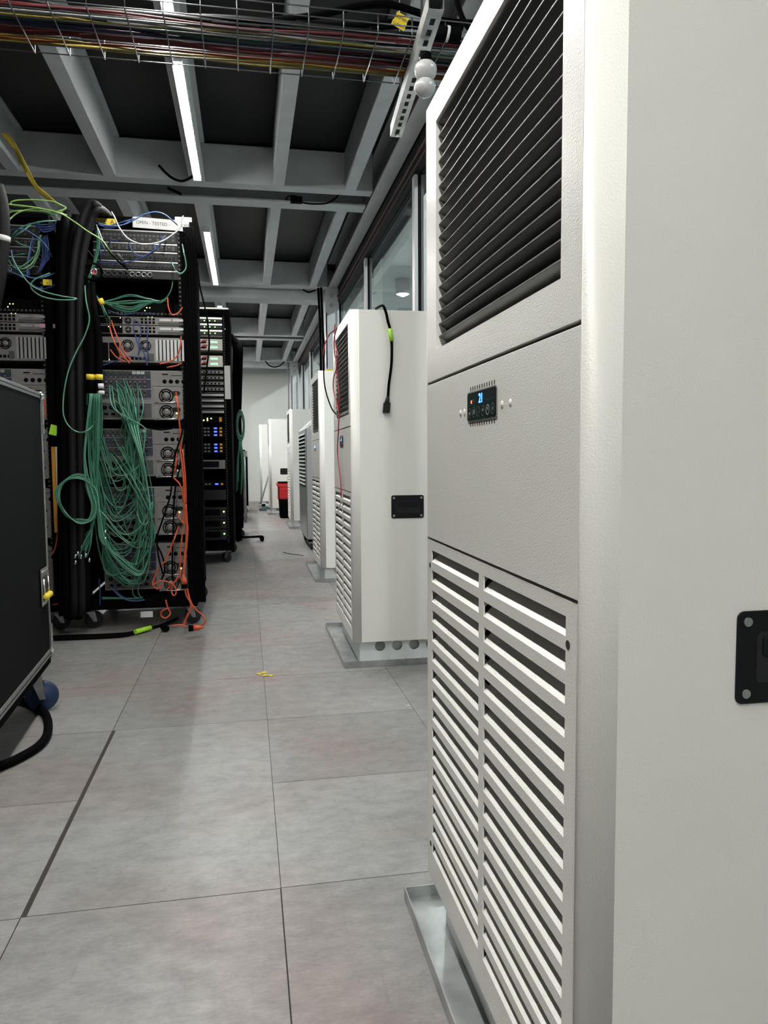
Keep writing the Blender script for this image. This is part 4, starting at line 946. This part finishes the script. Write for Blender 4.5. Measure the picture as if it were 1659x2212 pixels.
# orange power cords
OR = [([(380,848,3.94),(383,870),(386,900),(389,930),(388,960),(394,1010),(398,1070),(396,1130),(390,1190),(388,1245)], 3.84),
      ([(381,972,3.94),(381,990),(379,1010),(374,1030),(390,1050),(399,1100),(402,1160),(398,1210),(394,1250)], 3.84),
      ([(384,1105,3.94),(388,1120),(398,1133),(405,1132),(404,1170),(398,1230),(396,1262)], 3.83),
      ([(386,1137,3.94),(378,1160),(370,1180),(358,1210),(345,1225),(335,1245),(330,1262),(340,1272),(350,1262)], 3.84),
      ([(402,1090),(404,1140),(400,1190),(397,1240),(404,1270),(412,1300),(425,1318),(438,1330),(443,1345),(432,1352)], 3.82),
      ([(394,970),(400,1030),(402,1090)], 3.85), ([(390,950),(396,1000),(400,1060),(404,1130)], 3.86),
      ([(398,1260),(402,1285),(412,1305),(408,1325),(400,1340),(396,1352)], 3.8), ([(402,1262),(408,1290),(415,1310),(404,1330),(398,1352)], 3.81),
      ([(330,1265),(345,1255),(365,1258),(378,1268),(380,1282),(374,1286),(370,1275),(374,1262),(386,1245)], 3.82),
      ([(360,1275),(370,1262),(386,1248),(390,1235)], 3.83), ([(358,1296),(362,1312),(368,1325),(358,1335),(348,1330),(350,1320),(362,1314)], 3.82),
      ([(370,1352),(390,1350),(404,1354)], 3.78),
      ([(235,700,3.93),(245,735),(256,755),(272,775),(280,785)], 3.88), ([(240,692,3.93),(250,720),(265,755),(285,782)], 3.88), ([(238,755),(250,770),(270,782)], 3.9), ([(252,752),(262,768),(280,784)], 3.89),
      ([(362,642,3.98),(364,665),(372,680),(385,676),(394,664)], 3.9), ([(391,728),(389,750),(382,770),(365,782),(345,786)], 3.9), ([(392,785),(380,790),(360,794)], 3.91),
      ([(96,862),(98,890),(94,905),(86,920)], 3.86), ([(125,1150),(120,1180),(114,1196)], 3.88), ([(144,1285),(130,1302),(114,1306)], 3.88)]
for i, (p_, y_) in enumerate(OR):
    cable('orange_cable', pc(p_, y_, 0.006), 0.0042 if i < 13 else 0.0036, 'cable_orange',
          'orange power cord hanging down the right side of the front rack' if i < 13 else ('short orange cord in the middle of the front rack' if i < 20 else 'orange cord glimpsed in the rack behind the flight case'),
          'cable', ('orange cords down the front rack', 'short orange cords', 'orange cords in the left rack')[0 if i < 13 else 1 if i < 20 else 2], n=6)
def plug(label, p, d, m, cm='cable_black'):
    d = Vector(d).normalized(); p = Vector(p); t = thing('power_plug', label, 'plug', p)
    MB().lathe((0,0,0), d, [(0.005,0),(0.007,0.012),(0.014,0.026),(0.015,0.05),(0.0,0.05)], 10).build('grip', m, t)
    MB().lathe(d*0.05, d, [(0.015,0),(0.016,0.022),(0.0,0.022)], 10).build('socket', 'cable_black', t)
plug('orange power plug hanging low at the right of the front rack', PY(395, 1240, 3.80), (0.1, 0, -1), 'cable_orange')
plug('orange and black power plug lying on the floor by the rack corner', PY(440, 1355, 3.70) , (-1, -0.15, 0), 'cable_orange')
# floor cables in front of the racks
def fc(pts, z=0.008): return [hit(p[0], p[1], 2, p[2] if len(p) > 2 else z) for p in pts]
cable('floor_cable', fc([(112,1376),(160,1374),(220,1372),(270,1369),(300,1363),(330,1356),(360,1347),(385,1335,0.03)]), 0.009, 'cable_black', 'thick black cable on the floor in front of the racks, farther one')
cable('floor_cable', fc([(112,1381),(170,1379),(230,1376),(275,1372),(310,1360)]), 0.009, 'cable_black', 'thick black cable on the floor in front of the racks, nearer one')
p0, p1 = fc([(292, 1365), (325, 1356)], 0.018)
o = MB().cyl(p0, p1, 0.013, 8).build('cable_tag', 'lime_tape'); tag(o, 'lime green tape around the black floor cables before the racks', 'tape')
o = MB().cyl(*fc([(352, 1354), (360, 1358)], 0.02), 0.016, 8).build('cable_connector', 'cable_black'); tag(o, 'black connector on the floor beside the orange cords', 'connector')
# black cable bundle with white tape at the left edge
cable('thick_cable', pc([(-8,400),(2,440),(6,500),(2,560),(-6,620),(-20,680)], 3.55), 0.03, 'sleeve', 'black sleeved cable bundle with white tape at the left edge', n=14)
o = MB().cyl(PY(6, 510, 3.55), PY(5, 522, 3.55), 0.0315, 16).build('tape_wrap', 'white_label'); tag(o, 'white tape around the black cable bundle at the left edge', 'tape')
# ================================================================ FLIGHT CASE
fcase = thing('flight_case', 'black flight case with metal edging on blue castors at the left edge', 'flight case', (-0.702, 2.80, 0), R_(3.0))
CL, CW, CZ0, CZ1 = 1.15, 0.62, 0.18, 1.114     # extends towards -y and -x
MB().box(-CW+0.004, -0.004, -CL+0.004, -0.004, CZ0+0.01, CZ1-0.004).build('body_panel', 'case_panel', fcase)
def edge(x0, x1, y0, y1, z0, z1): return MB().box(x0, x1, y0, y1, z0, z1).build('edge_extrusion', 'aluminium', fcase, bevel=0.002)
for x in (-CW, -0.022):
    edge(x, x+0.022, -CL, 0.0, CZ0, CZ0+0.026); edge(x, x+0.022, -CL, 0.0, CZ1-0.022, CZ1)
    for y in (-CL, -0.014): edge(x if x < -0.1 else x+0.008, (x+0.014) if x < -0.1 else x+0.022, y, y+0.014, CZ0+0.026, CZ1-0.022)
for y in (-CL, -0.022):
    edge(-CW+0.022, -0.022, y, y+0.022, CZ0, CZ0+0.026); edge(-CW+0.022, -0.022, y, y+0.022, CZ1-0.022, CZ1)
for z in (CZ0+0.012, CZ1-0.012): MB().box(0.0, 0.0012, -CL, 0.0, z, z+0.0015).build('edge_groove', 'rack_rail', fcase)
MB().box(-CW+0.02, -0.004, -CL+0.01, -0.006, CZ0-0.026, CZ0-0.001).build('base_board', 'rack_black', fcase)
for z in (CZ0+0.012, CZ1-0.012):
    MB().lathe((-0.004, -0.004, z), (0.5, 0.5, 0.1), [(0.019,-0.008),(0.018,0.002),(0.012,0.009),(0,0.011)], 14).build('ball_corner', 'chrome', fcase)
for z in (1.03, 0.235):       # butterfly latches on the end face, seen edge-on
    lt = MB().box(-0.06, 0.004, 0.0, 0.004, z-0.06, z+0.06).box(0.0, 0.003, -0.02, 0.0, z-0.06, z+0.06).build('latch_plate', 'chrome', fcase, bevel=0.001)
    MB().extrude([(0.004, z-0.035), (0.018, z-0.028), (0.022, z-0.012), (0.012, z+0.022), (0.004, z+0.03)], 0, -0.03, 0.0).build('latch_wing', 'chrome', lt)
    MB().cyl((-0.012, 0.006, z-0.045), (-0.012, 0.013, z-0.045), 0.008, 12).build('latch_rivet', 'chrome', lt)
# spring handle with yellow grip on the long side
hz, hy = 0.443, -0.085
hd_ = MB().box(0.0, 0.003, hy-0.052, hy+0.05, hz-0.064, hz+0.064).build('handle_dish', 'aluminium', fcase, bevel=0.001)
MB().box(0.003, 0.0035, hy-0.038, hy+0.036, hz-0.045, hz+0.036).build('dish_recess', 'device_dark', hd_)
MB().tube([(0.006, hy-0.036, hz+0.03), (0.008, hy-0.034, hz-0.03)], 0.003, 8).build('handle_bar', 'chrome', hd_)
MB().tube([(0.006, hy+0.034, hz+0.03), (0.008, hy+0.032, hz-0.03)], 0.003, 8).build('handle_bar', 'chrome', hd_)
MB().lathe((0.012, hy-0.04, hz-0.032), (0,1,0), [(0,0),(0.009,0.0),(0.0105,0.006),(0.0105,0.07),(0.009,0.076),(0,0.076)], 14).build('yellow_grip', 'yellow_label', hd_)
for k in range(4):
    for z in (hz+0.054, hz-0.054): MB().lathe((0.003, hy-0.04+0.026*k, z), (1,0,0), [(0.0045,0),(0.003,0.0025),(0,0.003)], 10).build('rivet', 'chrome', hd_)
for (x, y) in ((-0.042, -0.085), (-CW+0.1, -0.12), (-0.07, -CL+0.15), (-CW+0.1, -CL+0.15)): caster(fcase, x, y, 0.055, CZ0-0.027, 'wheel_blue', 0.22)
# coiled cables under the case
for k in range(5):
    d = 0.012*k
    cable('coiled_cable', [(-1.15, 1.9+d, 0.012), (-0.95, 1.98+d*2, 0.014+0.018*k), (-0.82, 2.12+d, 0.016+0.018*k), (-0.80, 2.3+d, 0.016+0.016*k), (-0.9, 2.42+d, 0.014+0.016*k), (-1.15, 2.46+d, 0.012+0.01*k)], 0.011, 'cable_black', 'thick black cable coiled on the floor under the flight case', 'cable', 'cable coils under the flight case')
cable('coiled_cable', fc([(-60,1672),(0,1655),(45,1635),(85,1610),(102,1585),(103,1555),(92,1535),(70,1520),(45,1512)], 0.014), 0.0135, 'cable_black', 'thick black cable looping out onto the floor from under the flight case', n=10)
# ================================================================ OVERHEAD CABLE TRAY
TZ, TY0, TY1 = 2.10, 2.20, 2.475
TX0, TX1 = -1.3, 0.98
trayo = thing('wire_cable_tray', 'grey wire basket tray carrying coloured cables under the ceiling', 'cable tray', (0, 0, TZ))
tw_ = MB(); x = TX0
i = 0
while x < TX1:
    tw_.tube([(x, TY0, 0.055), (x, TY0, 0), (x, TY1, 0), (x, TY1, 0.055)], 0.0022, 5); x += 0.1; i += 1
tw_.build('cross_wires', 'wire_zinc', trayo)
lw = MB()
for k in range(7): lw.tube([(TX0, TY0+(TY1-TY0)*k/6, 0.003), (TX1, TY0+(TY1-TY0)*k/6, 0.003)], 0.002, 5)
for z in (0.028, 0.054):
    for y in (TY0-0.003, TY1+0.003): lw.tube([(TX0, y, z), (TX1, y, z)], 0.002, 5)
lw.build('long_wires', 'wire_zinc', trayo)
random.seed(3)
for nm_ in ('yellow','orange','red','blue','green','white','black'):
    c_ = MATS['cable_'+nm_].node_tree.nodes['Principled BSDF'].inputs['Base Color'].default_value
    mat('shadedcable_'+nm_, tuple(q*0.22+0.003 if nm_ != 'black' else q for q in c_[:3]), 0.5, spec=0.3)  # darker copies paint in the dimness of the tray seen from below
spec = [('cable_yellow', 2.44, 5, 'yellow', 0.0035), ('cable_orange', 2.42, 1, 'orange', 0.004), ('cable_red', 2.38, 9, 'dark red', 0.0042), ('cable_blue', 2.345, 4, 'dark blue', 0.0042), ('cable_green', 2.315, 6, 'green', 0.0045),
        ('cable_yellow', 2.30, 2, 'yellow', 0.0032), ('cable_white', 2.29, 2, 'white', 0.0035), ('cable_black', 2.33, 9, 'black', 0.007), ('cable_red', 2.26, 2, 'dark red', 0.004)]
for m_, yc, cnt, nm, r_ in spec:
    for k in range(cnt):
        lo = 0.008 + r_ + (k//3)*r_*1.9 + (0.02 if m_ == 'cable_black' else 0)
        pts = [(TX0-0.3+0.32*j, yc + random.uniform(-1, 1)*(0.012+0.002*cnt), TZ+lo+random.uniform(0, 0.006)) for j in range(9)]
        cable('tray_cable', pts, r_, m_.replace('cable_', 'shadedcable_'), '%s cable lying in the overhead wire tray' % nm, 'cable', '%s cables in the overhead tray' % nm, k=5, n=5)
cable('tray_cable', [PY(0,0,2.4), PY(60,5,2.4), PY(130,20,2.36), PY(200,38,2.32), PY(260,48,2.3), PY(420,60,2.3)], 0.0045, 'cable_white', 'white cable crossing diagonally over the left part of the wire tray')
cable('tray_cable', pc([(560,48),(680,34),(770,14),(840,10),(900,26),(960,46),(1060,52)], 2.42), 0.011, 'cable_black', 'thick black cable arching above the right part of the wire tray')
cable('tray_cable', pc([(640,50),(760,56),(850,48),(925,56),(1000,60)], 2.4), 0.009, 'cable_black', 'black cable below the yellow paper tag of the wire tray')
cable('tray_cable', pc([(982,-20),(992,20),(1005,50),(1030,80)], 2.3), 0.009, 'cable_black', 'black cable dropping from above behind the nearest air conditioner')
cable('tray_cable', pc([(800,62),(870,58),(925,62)], 2.36), 0.006, 'cable_black', 'short black cable over the yellow paper tag')
# yellow bundle crossing up at the left
random.seed(8)
for k in range(11):
    d = U(-7, 7)
    cable('yellow_cable', [PY(10+d, 288, 4.6), PY(32+d*0.7, 318, 4.6), PY(46+d*1.2, 345+d, 4.65), PY(60+d*0.7, 372, 4.7), PY(76+d*U(0.4,1.2), 400, 4.75), PY(98+d, 422, 4.8), PY(122+d, 440+d*0.5, 4.85)], 0.0032, 'cable_yellow', 'thin yellow cable of the bundle hanging from the ceiling at the left', 'cable', 'yellow cable bundle at the left', n=5)
tg = thing('paper_tag', 'yellow folded paper tag stuck on the black cables over the tray', 'tag', PY(866, 44, 2.25)); tg.rotation_euler = (0, R_(24), 0)
MB().box(-0.02, 0.02, -0.001, 0, -0.008, 0.018).build('upper_flap', 'yellow_label', tg)
MB().box(-0.022, 0.02, -0.004, -0.003, -0.026, -0.010).build('lower_flap', 'yellow_label', tg)
text('lettering', 'LUMEN', 0.013, 'ink', tg, (0, -0.0015, 0.004), (1,0,0), (0,0,1)); text('lettering', 'LUMEN', 0.011, 'ink', tg, (0, -0.0045, -0.018), (1,0,0), (0,0,1))
# perforated strut under the tray
a0, a1 = Vector((0.565, 2.76, 2.07)), Vector((0.515, 1.98, 2.07)); dd = (a1-a0).normalized(); sd = dd.cross(Vector((0,0,1))).normalized(); L0 = (a1-a0).length
st = thing('strut_channel', 'slotted metal strut channel hung below the wire tray', 'bracket', a0)
sm = MB()
for s_ in (-1, 1): sm.obox(dd*(L0/2)+sd*s_*0.02+Vector((0,0,0.004)), dd*(L0/2), sd*0.0012, (0,0,0.02))
sm.obox(dd*(L0/2)+Vector((0,0,0.022)), dd*(L0/2), sd*0.02, (0,0,0.0012))
for s_ in (-1, 1): sm.obox(dd*(L0/2)+sd*s_*0.016+Vector((0,0,-0.015)), dd*(L0/2), sd*0.005, (0,0,0.0012))
sm.build('channel', 'galv', st)
sl = MB(); q = 0.05; first = None
base = MB().obox(sd*0.0+Vector((0,0,-0.0168)), dd*0.0135, sd*0.0065, (0,0,0.0006))
plate = MB().obox(dd*(L0/2)+Vector((0,0,-0.0155)), dd*(L0/2), sd*0.0115, (0,0,0.0008)).build('slotted_face', 'galv', st)
while q < L0-0.03:
    if first is None: first = base.build('slot', 'void', st); first.location = dd*q
    else: c_ = first.copy(); COL.objects.link(c_); c_.location = dd*q
    q += 0.052
for q in (0.03, L0*0.72): MB().cyl(dd*q+Vector((0,0,-0.026)), dd*q+Vector((0,0,-0.016)), 0.009, 6).build('bolt', 'chrome', st)
r0 = a0 + dd*(L0*0.72)
MB().cyl(dd*(L0*0.72)+Vector((0,0,0.0)), dd*(L0*0.72)+Vector((0,0,0.86)), 0.004, 8).build('threaded_rod', 'wire_zinc', st)
r1 = MB().cyl(dd*0.12+Vector((0,0,0.0)), dd*0.12+Vector((0,0,0.86)), 0.004, 8).build('threaded_rod', 'wire_zinc', st)
# white twin bulb
bl = thing('twin_bulb_sensor', 'white twin-lobed frosted bulb hanging beside the slotted strut', 'lamp', PY(920, 155, 2.15))
pA, pB = Vector((0,0,0)), PY(918, 188, 2.13) - PY(920, 155, 2.15)
MB().lathe(pA+Vector((0,0,0.02)), (0,0.25,-1), [(0.0,-0.012),(0.018,-0.01),(0.03,0.0),(0.033,0.012),(0.031,0.026),(0.022,0.04),(0.01,0.048),(0,0.05)], 20).build('upper_lobe', 'bulb', bl)
MB().lathe(pB+Vector((0,0,0.024)), (0,0.1,-1), [(0.0,0.0),(0.018,0.003),(0.028,0.012),(0.031,0.024),(0.028,0.036),(0.018,0.046),(0.008,0.051),(0,0.052)], 20).build('lower_lobe', 'bulb', bl)
MB().cyl(pA+Vector((0,0,0.02)), pA+Vector((0,0,0.05)), 0.016, 12).build('lamp_base', 'cable_black', bl)
# black clamp and coupling at the end of the tray
cl = thing('cable_coupling', 'black round cable coupling with a white ring at the tray end', 'coupling', PY(958, 72, 2.2))
MB().cyl((-0.03,0,0),(0.05,0,-0.003),0.02,16).build('body','cable_black',cl); MB().cyl((0.008,0,0),(0.016,0,-0.001),0.0215,16).build('white_ring','white_label',cl)
# ================================================================ CORDS ON THE AIR CONDITIONERS
pw = thing('hanging_cord', 'black power cord with lime tape hanging over the side of the second air conditioner', 'power cord', PY(830, 665, 3.04))
o0 = Vector(pw.location)
def rel(pts, y): return [PY(p[0], p[1], p[2] if len(p) > 2 else y) - o0 for p in pts]
MB().tube(spline(rel([(812,667,3.2),(820,662,3.1),(828,661,3.035),(834,676),(838,695),(843,712),(846,740),(846,775),(844,800),(840,830),(838,858)], 3.036), 6), 0.0055, 8).build('cord', 'cable_black', pw)
MB().tube(rel([(842,710),(846,737)], 3.036), 0.0085, 8).build('lime_tape', 'lime_tape', pw)
p0, p1, p2 = rel([(838,856),(836,870),(834,892)], 3.034)
MB().cyl(p0, p1, 0.006, 10, 0.011).obox((p1+p2)/2, (0.014,0,0), (0,0.008,0), (p2-p1)/2).build('connector', 'black_plastic', pw, bevel=0.001)
RD = [([(698,705,3.5),(700,735,3.5),(701,760,3.5),(699,790,3.45),(701,830,3.4),(708,860,3.3),(718,885,3.25),(727,895,3.22)], 3.4, 'cable_black', 'dark thin wire bowing out left of the second air conditioner', 0.003),
      ([(724,712),(712,722),(703,740),(699,762),(700,770)], 3.5, 'cable_red', 'red wire arching left from the second air conditioner top', 0.003),
      ([(728,708),(722,730),(722,760),(727,785),(726,800),(721,815),(720,840),(727,870),(732,895),(731,930),(729,970),(731,1000),(735,1030),(737,1060),(737,1075)], 3.3, 'cable_red', 'long red wire trailing down the grille of the second air conditioner', 0.0028),
      ([(722,700),(724,740),(730,770),(728,800),(732,850),(732,890)], 3.32, 'cable_red', 'short red wire over the upper louvres of the second air conditioner', 0.0025),
      ([(737,1078),(735,1090),(730,1105)], 3.25, 'cable_white', 'pale bare wire end at the lower grille of the second air conditioner', 0.002)]
for p_, y_, m_, l_, r_ in RD:
    pts = []
    for p in p_:
        yy = p[2] if len(p) > 2 else y_
        pts.append(hit(p[0], p[1], 0, 0.412) if p[0] > 716 and len(p) < 3 else PY(p[0], p[1], yy))
    cable('thin_wire', pts, r_, m_, l_, 'wire', k=6)
# ================================================================ SILVER DEHUMIDIFIER
dh = thing('dehumidifier', 'silver dehumidifier with horizontal slots between two air conditioners', 'dehumidifier', (0.555, 7.05, 0))
MB().extrude([(0, 0.10), (0.42, 0.10), (0.42, 1.30), (0.16, 1.30), (0.0, 1.16)], 1, 0.0, 0.95).build('casing', 'silver_paint', dh, bevel=0.01)
sl = MB().box(-0.004, -0.001, 0.06, 0.60, 0.70, 0.705)
k0 = MB().extrude([(-0.014, 0.0), (0.0, 0.018), (0.0, 0.0)], 1, 0.08, 0.87)
kk = MB().box(-0.003, 0.0, 0.08, 0.87, -0.018, 0.0)
for i in range(14):
    z = 1.10 - 0.037*i
    if i == 0: ka = k0.build('louvre', 'silver_paint', dh); ka.location = (0,0,z); kb = kk.build('slot', 'void', dh); kb.location = (0,0,z)
    else:
        for q_ in (ka, kb): c_ = q_.copy(); COL.objects.link(c_); c_.location = (0,0,z)
MB().obox((0.08, 0.47, 1.235), (0.055, 0, 0.048), (0, 0.4, 0), (-0.0008, 0, 0.0009)).build('top_grille', 'device_grey', dh)
MB().box(0.02, 0.4, 0.03, 0.92, 0.07, 0.10).build('base', 'rack_black', dh)
for (x, y) in ((0.05, 0.06), (0.05, 0.88), (0.36, 0.06), (0.36, 0.88)): caster(dh, x, y, 0.033, 0.075, 'rubber', 1.4)
# ================================================================ THINGS AT THE FAR END
cr = thing('stacking_crate', 'bright red ribbed plastic crate on a black box at the far end', 'crate', (0.455, 10.95, 0.265))
cm = MB().box(0, 0.3, 0, 0.012, 0, 0.235).box(0, 0.3, 0.368, 0.38, 0, 0.235).box(0, 0.012, 0, 0.38, 0, 0.235).box(0.288, 0.3, 0, 0.38, 0, 0.235).box(0, 0.3, 0, 0.38, 0, 0.012)
cm.build('crate_body', 'red_plastic', cr)
MB().box(-0.015, 0.315, -0.015, 0.0, 0.2, 0.24).box(-0.015, 0.0, 0, 0.395, 0.2, 0.24).build('crate_rim', 'red_plastic', cr)
for z in (0.04, 0.09, 0.14): MB().box(0.01, 0.29, -0.012, 0.0, z, z+0.02).build('rib', 'red_plastic', cr)
MB().box(0.0, 0.3, 0.0, 0.38, 0.24, 0.262).build('dark_insert', 'rack_black', cr)
bb = thing('black_box', 'small black box under the red crate', 'box', (0.475, 10.9, 0))
MB().extrude([(0.0,0.0),(0.27,0.0),(0.24,0.262),(-0.01,0.262)], 1, 0.0, 0.36).build('box_body', 'rack_black', bb, bevel=0.008)
mp_ = thing('dust_mop', 'grey dust mop with a grey handle leaning by the far wall', 'mop', (0.22, 12.6, 0))
MB().tube([PY(563,1088,12.6)-Vector((0.22,12.6,0)), PY(584,1015,13.2)-Vector((0.22,12.6,0))], 0.015, 8).build('mop_handle', 'handle_grey', mp_)
MB().extrude([(-0.02,0.0),(0.28,0.0),(0.29,0.05),(0.20,0.075),(0.05,0.07),(-0.03,0.03)], 1, -0.08, 0.08).build('mop_head', 'mop_grey', mp_, bevel=0.01)
MB().box(0.02, 0.08, -0.02, 0.02, 0.07, 0.11).build('mop_joint', 'rack_black', mp_)
ft = thing('stand_foot', 'flat black stand leg sticking out onto the floor from the rack row', 'stand', (-0.12, 7.95, 0))
MB().extrude([(0,0.0),(0.03,0.0),(0.035,0.035),(0.24,0.04),(0.25,0.0),(0.285,0.0),(0.29,0.045),(0.27,0.06),(0.03,0.055),(0.0,0.05)], 1, -0.03, 0.03).build('leg', 'rack_black', ft, bevel=0.006)
MB().box(0.0, 0.05, -0.03, 0.03, 0.05, 0.9).build('upright', 'rack_black', ft)
for k in range(9):
    x = -0.05 + 0.007*k + 0.006*(k % 3)
    cable('thick_cable', [Vector((x-0.09, 7.25+0.05*k, 2.06)), Vector((x-0.045, 7.3, 1.95)), Vector((x-0.05, 7.4, 1.75)), Vector((x-0.065, 7.5, 1.45)), Vector((x-0.085, 7.6, 1.1)), Vector((x-0.09, 7.6, 0.7)), Vector((x-0.09, 7.6, 0.05))], 0.016, 'cable_black', 'thick black cable draped down behind the farther rack', 'cable', 'black cables draped behind the farther rack', n=8)
random.seed(21)
for k in range(9):
    r_ = U(0.7, 1.05); cx, cy = 519+U(-1.5,1.5), 920+U(-3,3); pts = []
    for a in range(25):
        t_ = a/24*2*math.pi; pts.append(PY(cx+math.sin(t_)*9*r_, cy-math.cos(t_)*33*r_, 7.1+U(-.004,.004)))
    cable('cable_loop', pts, 0.006, 'cable_green', 'loop of the green cable coil hanging beyond the farther rack', 'cable', 'hanging green cable coil', k=2, n=5)
for k in range(8):
    x = 513+U(-3,14)
    cable('cable_tail', [PY(519+U(-3,3), 950, 7.1), PY(x, 990, 7.12), PY(x+U(-3,5), 1030+U(0,40), 7.14)], 0.006, 'cable_green', 'green cable end hanging below the coil beyond the farther rack', 'cable', 'green cable ends beyond the farther rack', k=3, n=5)
pl = thing('silver_pole', 'thin silver pole standing among the far racks', 'pole', (PY(530,1090,11.2).x, 10.3, 0)); 
MB().cyl((0,0,0.0),(0,0,0.95),0.018,10).build('pole', 'aluminium', pl); MB().box(-0.05,0.04,-0.02,0.02,0.9,0.98).build('pole_bracket','chrome',pl)
# conduit cables down the columns
for i, (x, y) in enumerate(((0.80, 7.93), (0.825, 7.9))):
    cable('conduit', [(x, y, 0.0), (x, y, 1.2), (x-0.005, y, 2.2), (x-0.02, y, 2.66)], 0.013, 'cable_black', 'black conduit running down the column beside the windows', 'conduit', 'black conduits on the column', k=3, n=8)
o = MB().cyl((0.8125, 7.915, 1.55), (0.81, 7.915, 1.78), 0.032, 12).build('blue_sleeve', 'wheel_blue'); tag(o, 'blue wrapped section of the conduits above the third air conditioner', 'sleeve')
MATS['blue_wrap'] = MATS['wheel_blue']
cable('conduit', [(0.80, 14.02, 0.0), (0.80, 14.02, 1.5), (0.80, 14.02, 2.66)], 0.014, 'handle_grey', 'grey conduit on the far column', 'conduit', n=8)
# drooping leads on the beams
cable('beam_lead', [PY(654,625,8.1), PY(662,630,8.1), PY(670,631,8.1), PY(680,627,8.1), PY(690,622,8.1)], 0.008, 'cable_black', 'short black lead drooping under the middle crossbeam near the column')
cable('beam_lead', [PY(573,780,14.0), PY(582,790,14.0), PY(594,793,14.0), PY(606,789,14.0), PY(614,781,14.0)], 0.011, 'cable_black', 'black lead drooping under the farthest crossbeam')
cable('beam_lead', pc([(343,357),(360,375),(375,386),(392,391),(408,386),(424,374)], 5.0), 0.008, 'cable_black', 'black lead plugged into the end of the bright ceiling light')
cable('beam_lead', pc([(618,432),(622,425),(640,424),(655,438),(700,440),(722,430),(736,415)], 5.3), 0.006, 'cable_black', 'thin black lead lying between the double crossbeams')
o = MB().obox(PY(640,432,5.32), (0.04,0,0), (0,0.02,0), (0,0,0.02)).build('junction_box', 'cable_black'); tag(o, 'small black junction box between the double crossbeams', 'junction box')
cable('beam_lead', pc([(362,406),(378,413),(392,420)], 5.3), 0.009, 'cable_black', 'short thick lead between the double crossbeams near the light')
# ================================================================ FLOOR LITTER
def bit(name, label, px, py, poly, m, rz=0, h=0.003):
    p = hit(px, py, 2, 0.0); o = MB().extrude(poly, 2, 0.0005, h).build(name, m, loc=p); o.rotation_euler = (0,0,rz); return tag(o, label, 'litter')
bow = [(-0.02,-0.013),(-0.005,-0.004),(0.005,-0.004),(0.02,-0.013),(0.02,0.013),(0.005,0.004),(-0.005,0.004),(-0.02,0.013)]
bit('cable_tie_flag', 'yellow plastic scrap on the floor seam, left of the two', 565, 1455, bow, 'yellow_label', 0.6)
bit('cable_tie_flag', 'yellow plastic scrap on the floor seam, right of the two', 579, 1460, bow, 'yellow_label', -0.3)
bit('paper_scrap', 'tiny white scrap at the tile corner before the second air conditioner', 882, 1526, [(-0.006,-0.004),(0.006,-0.004),(0.006,0.004),(-0.006,0.004)], 'white_label')
cable('cable_tie', fc([(612,1193),(625,1196),(640,1198),(655,1200)], 0.004), 0.003, 'cable_black', 'thin dark cable tie lying on the floor of the aisle', 'cable tie')
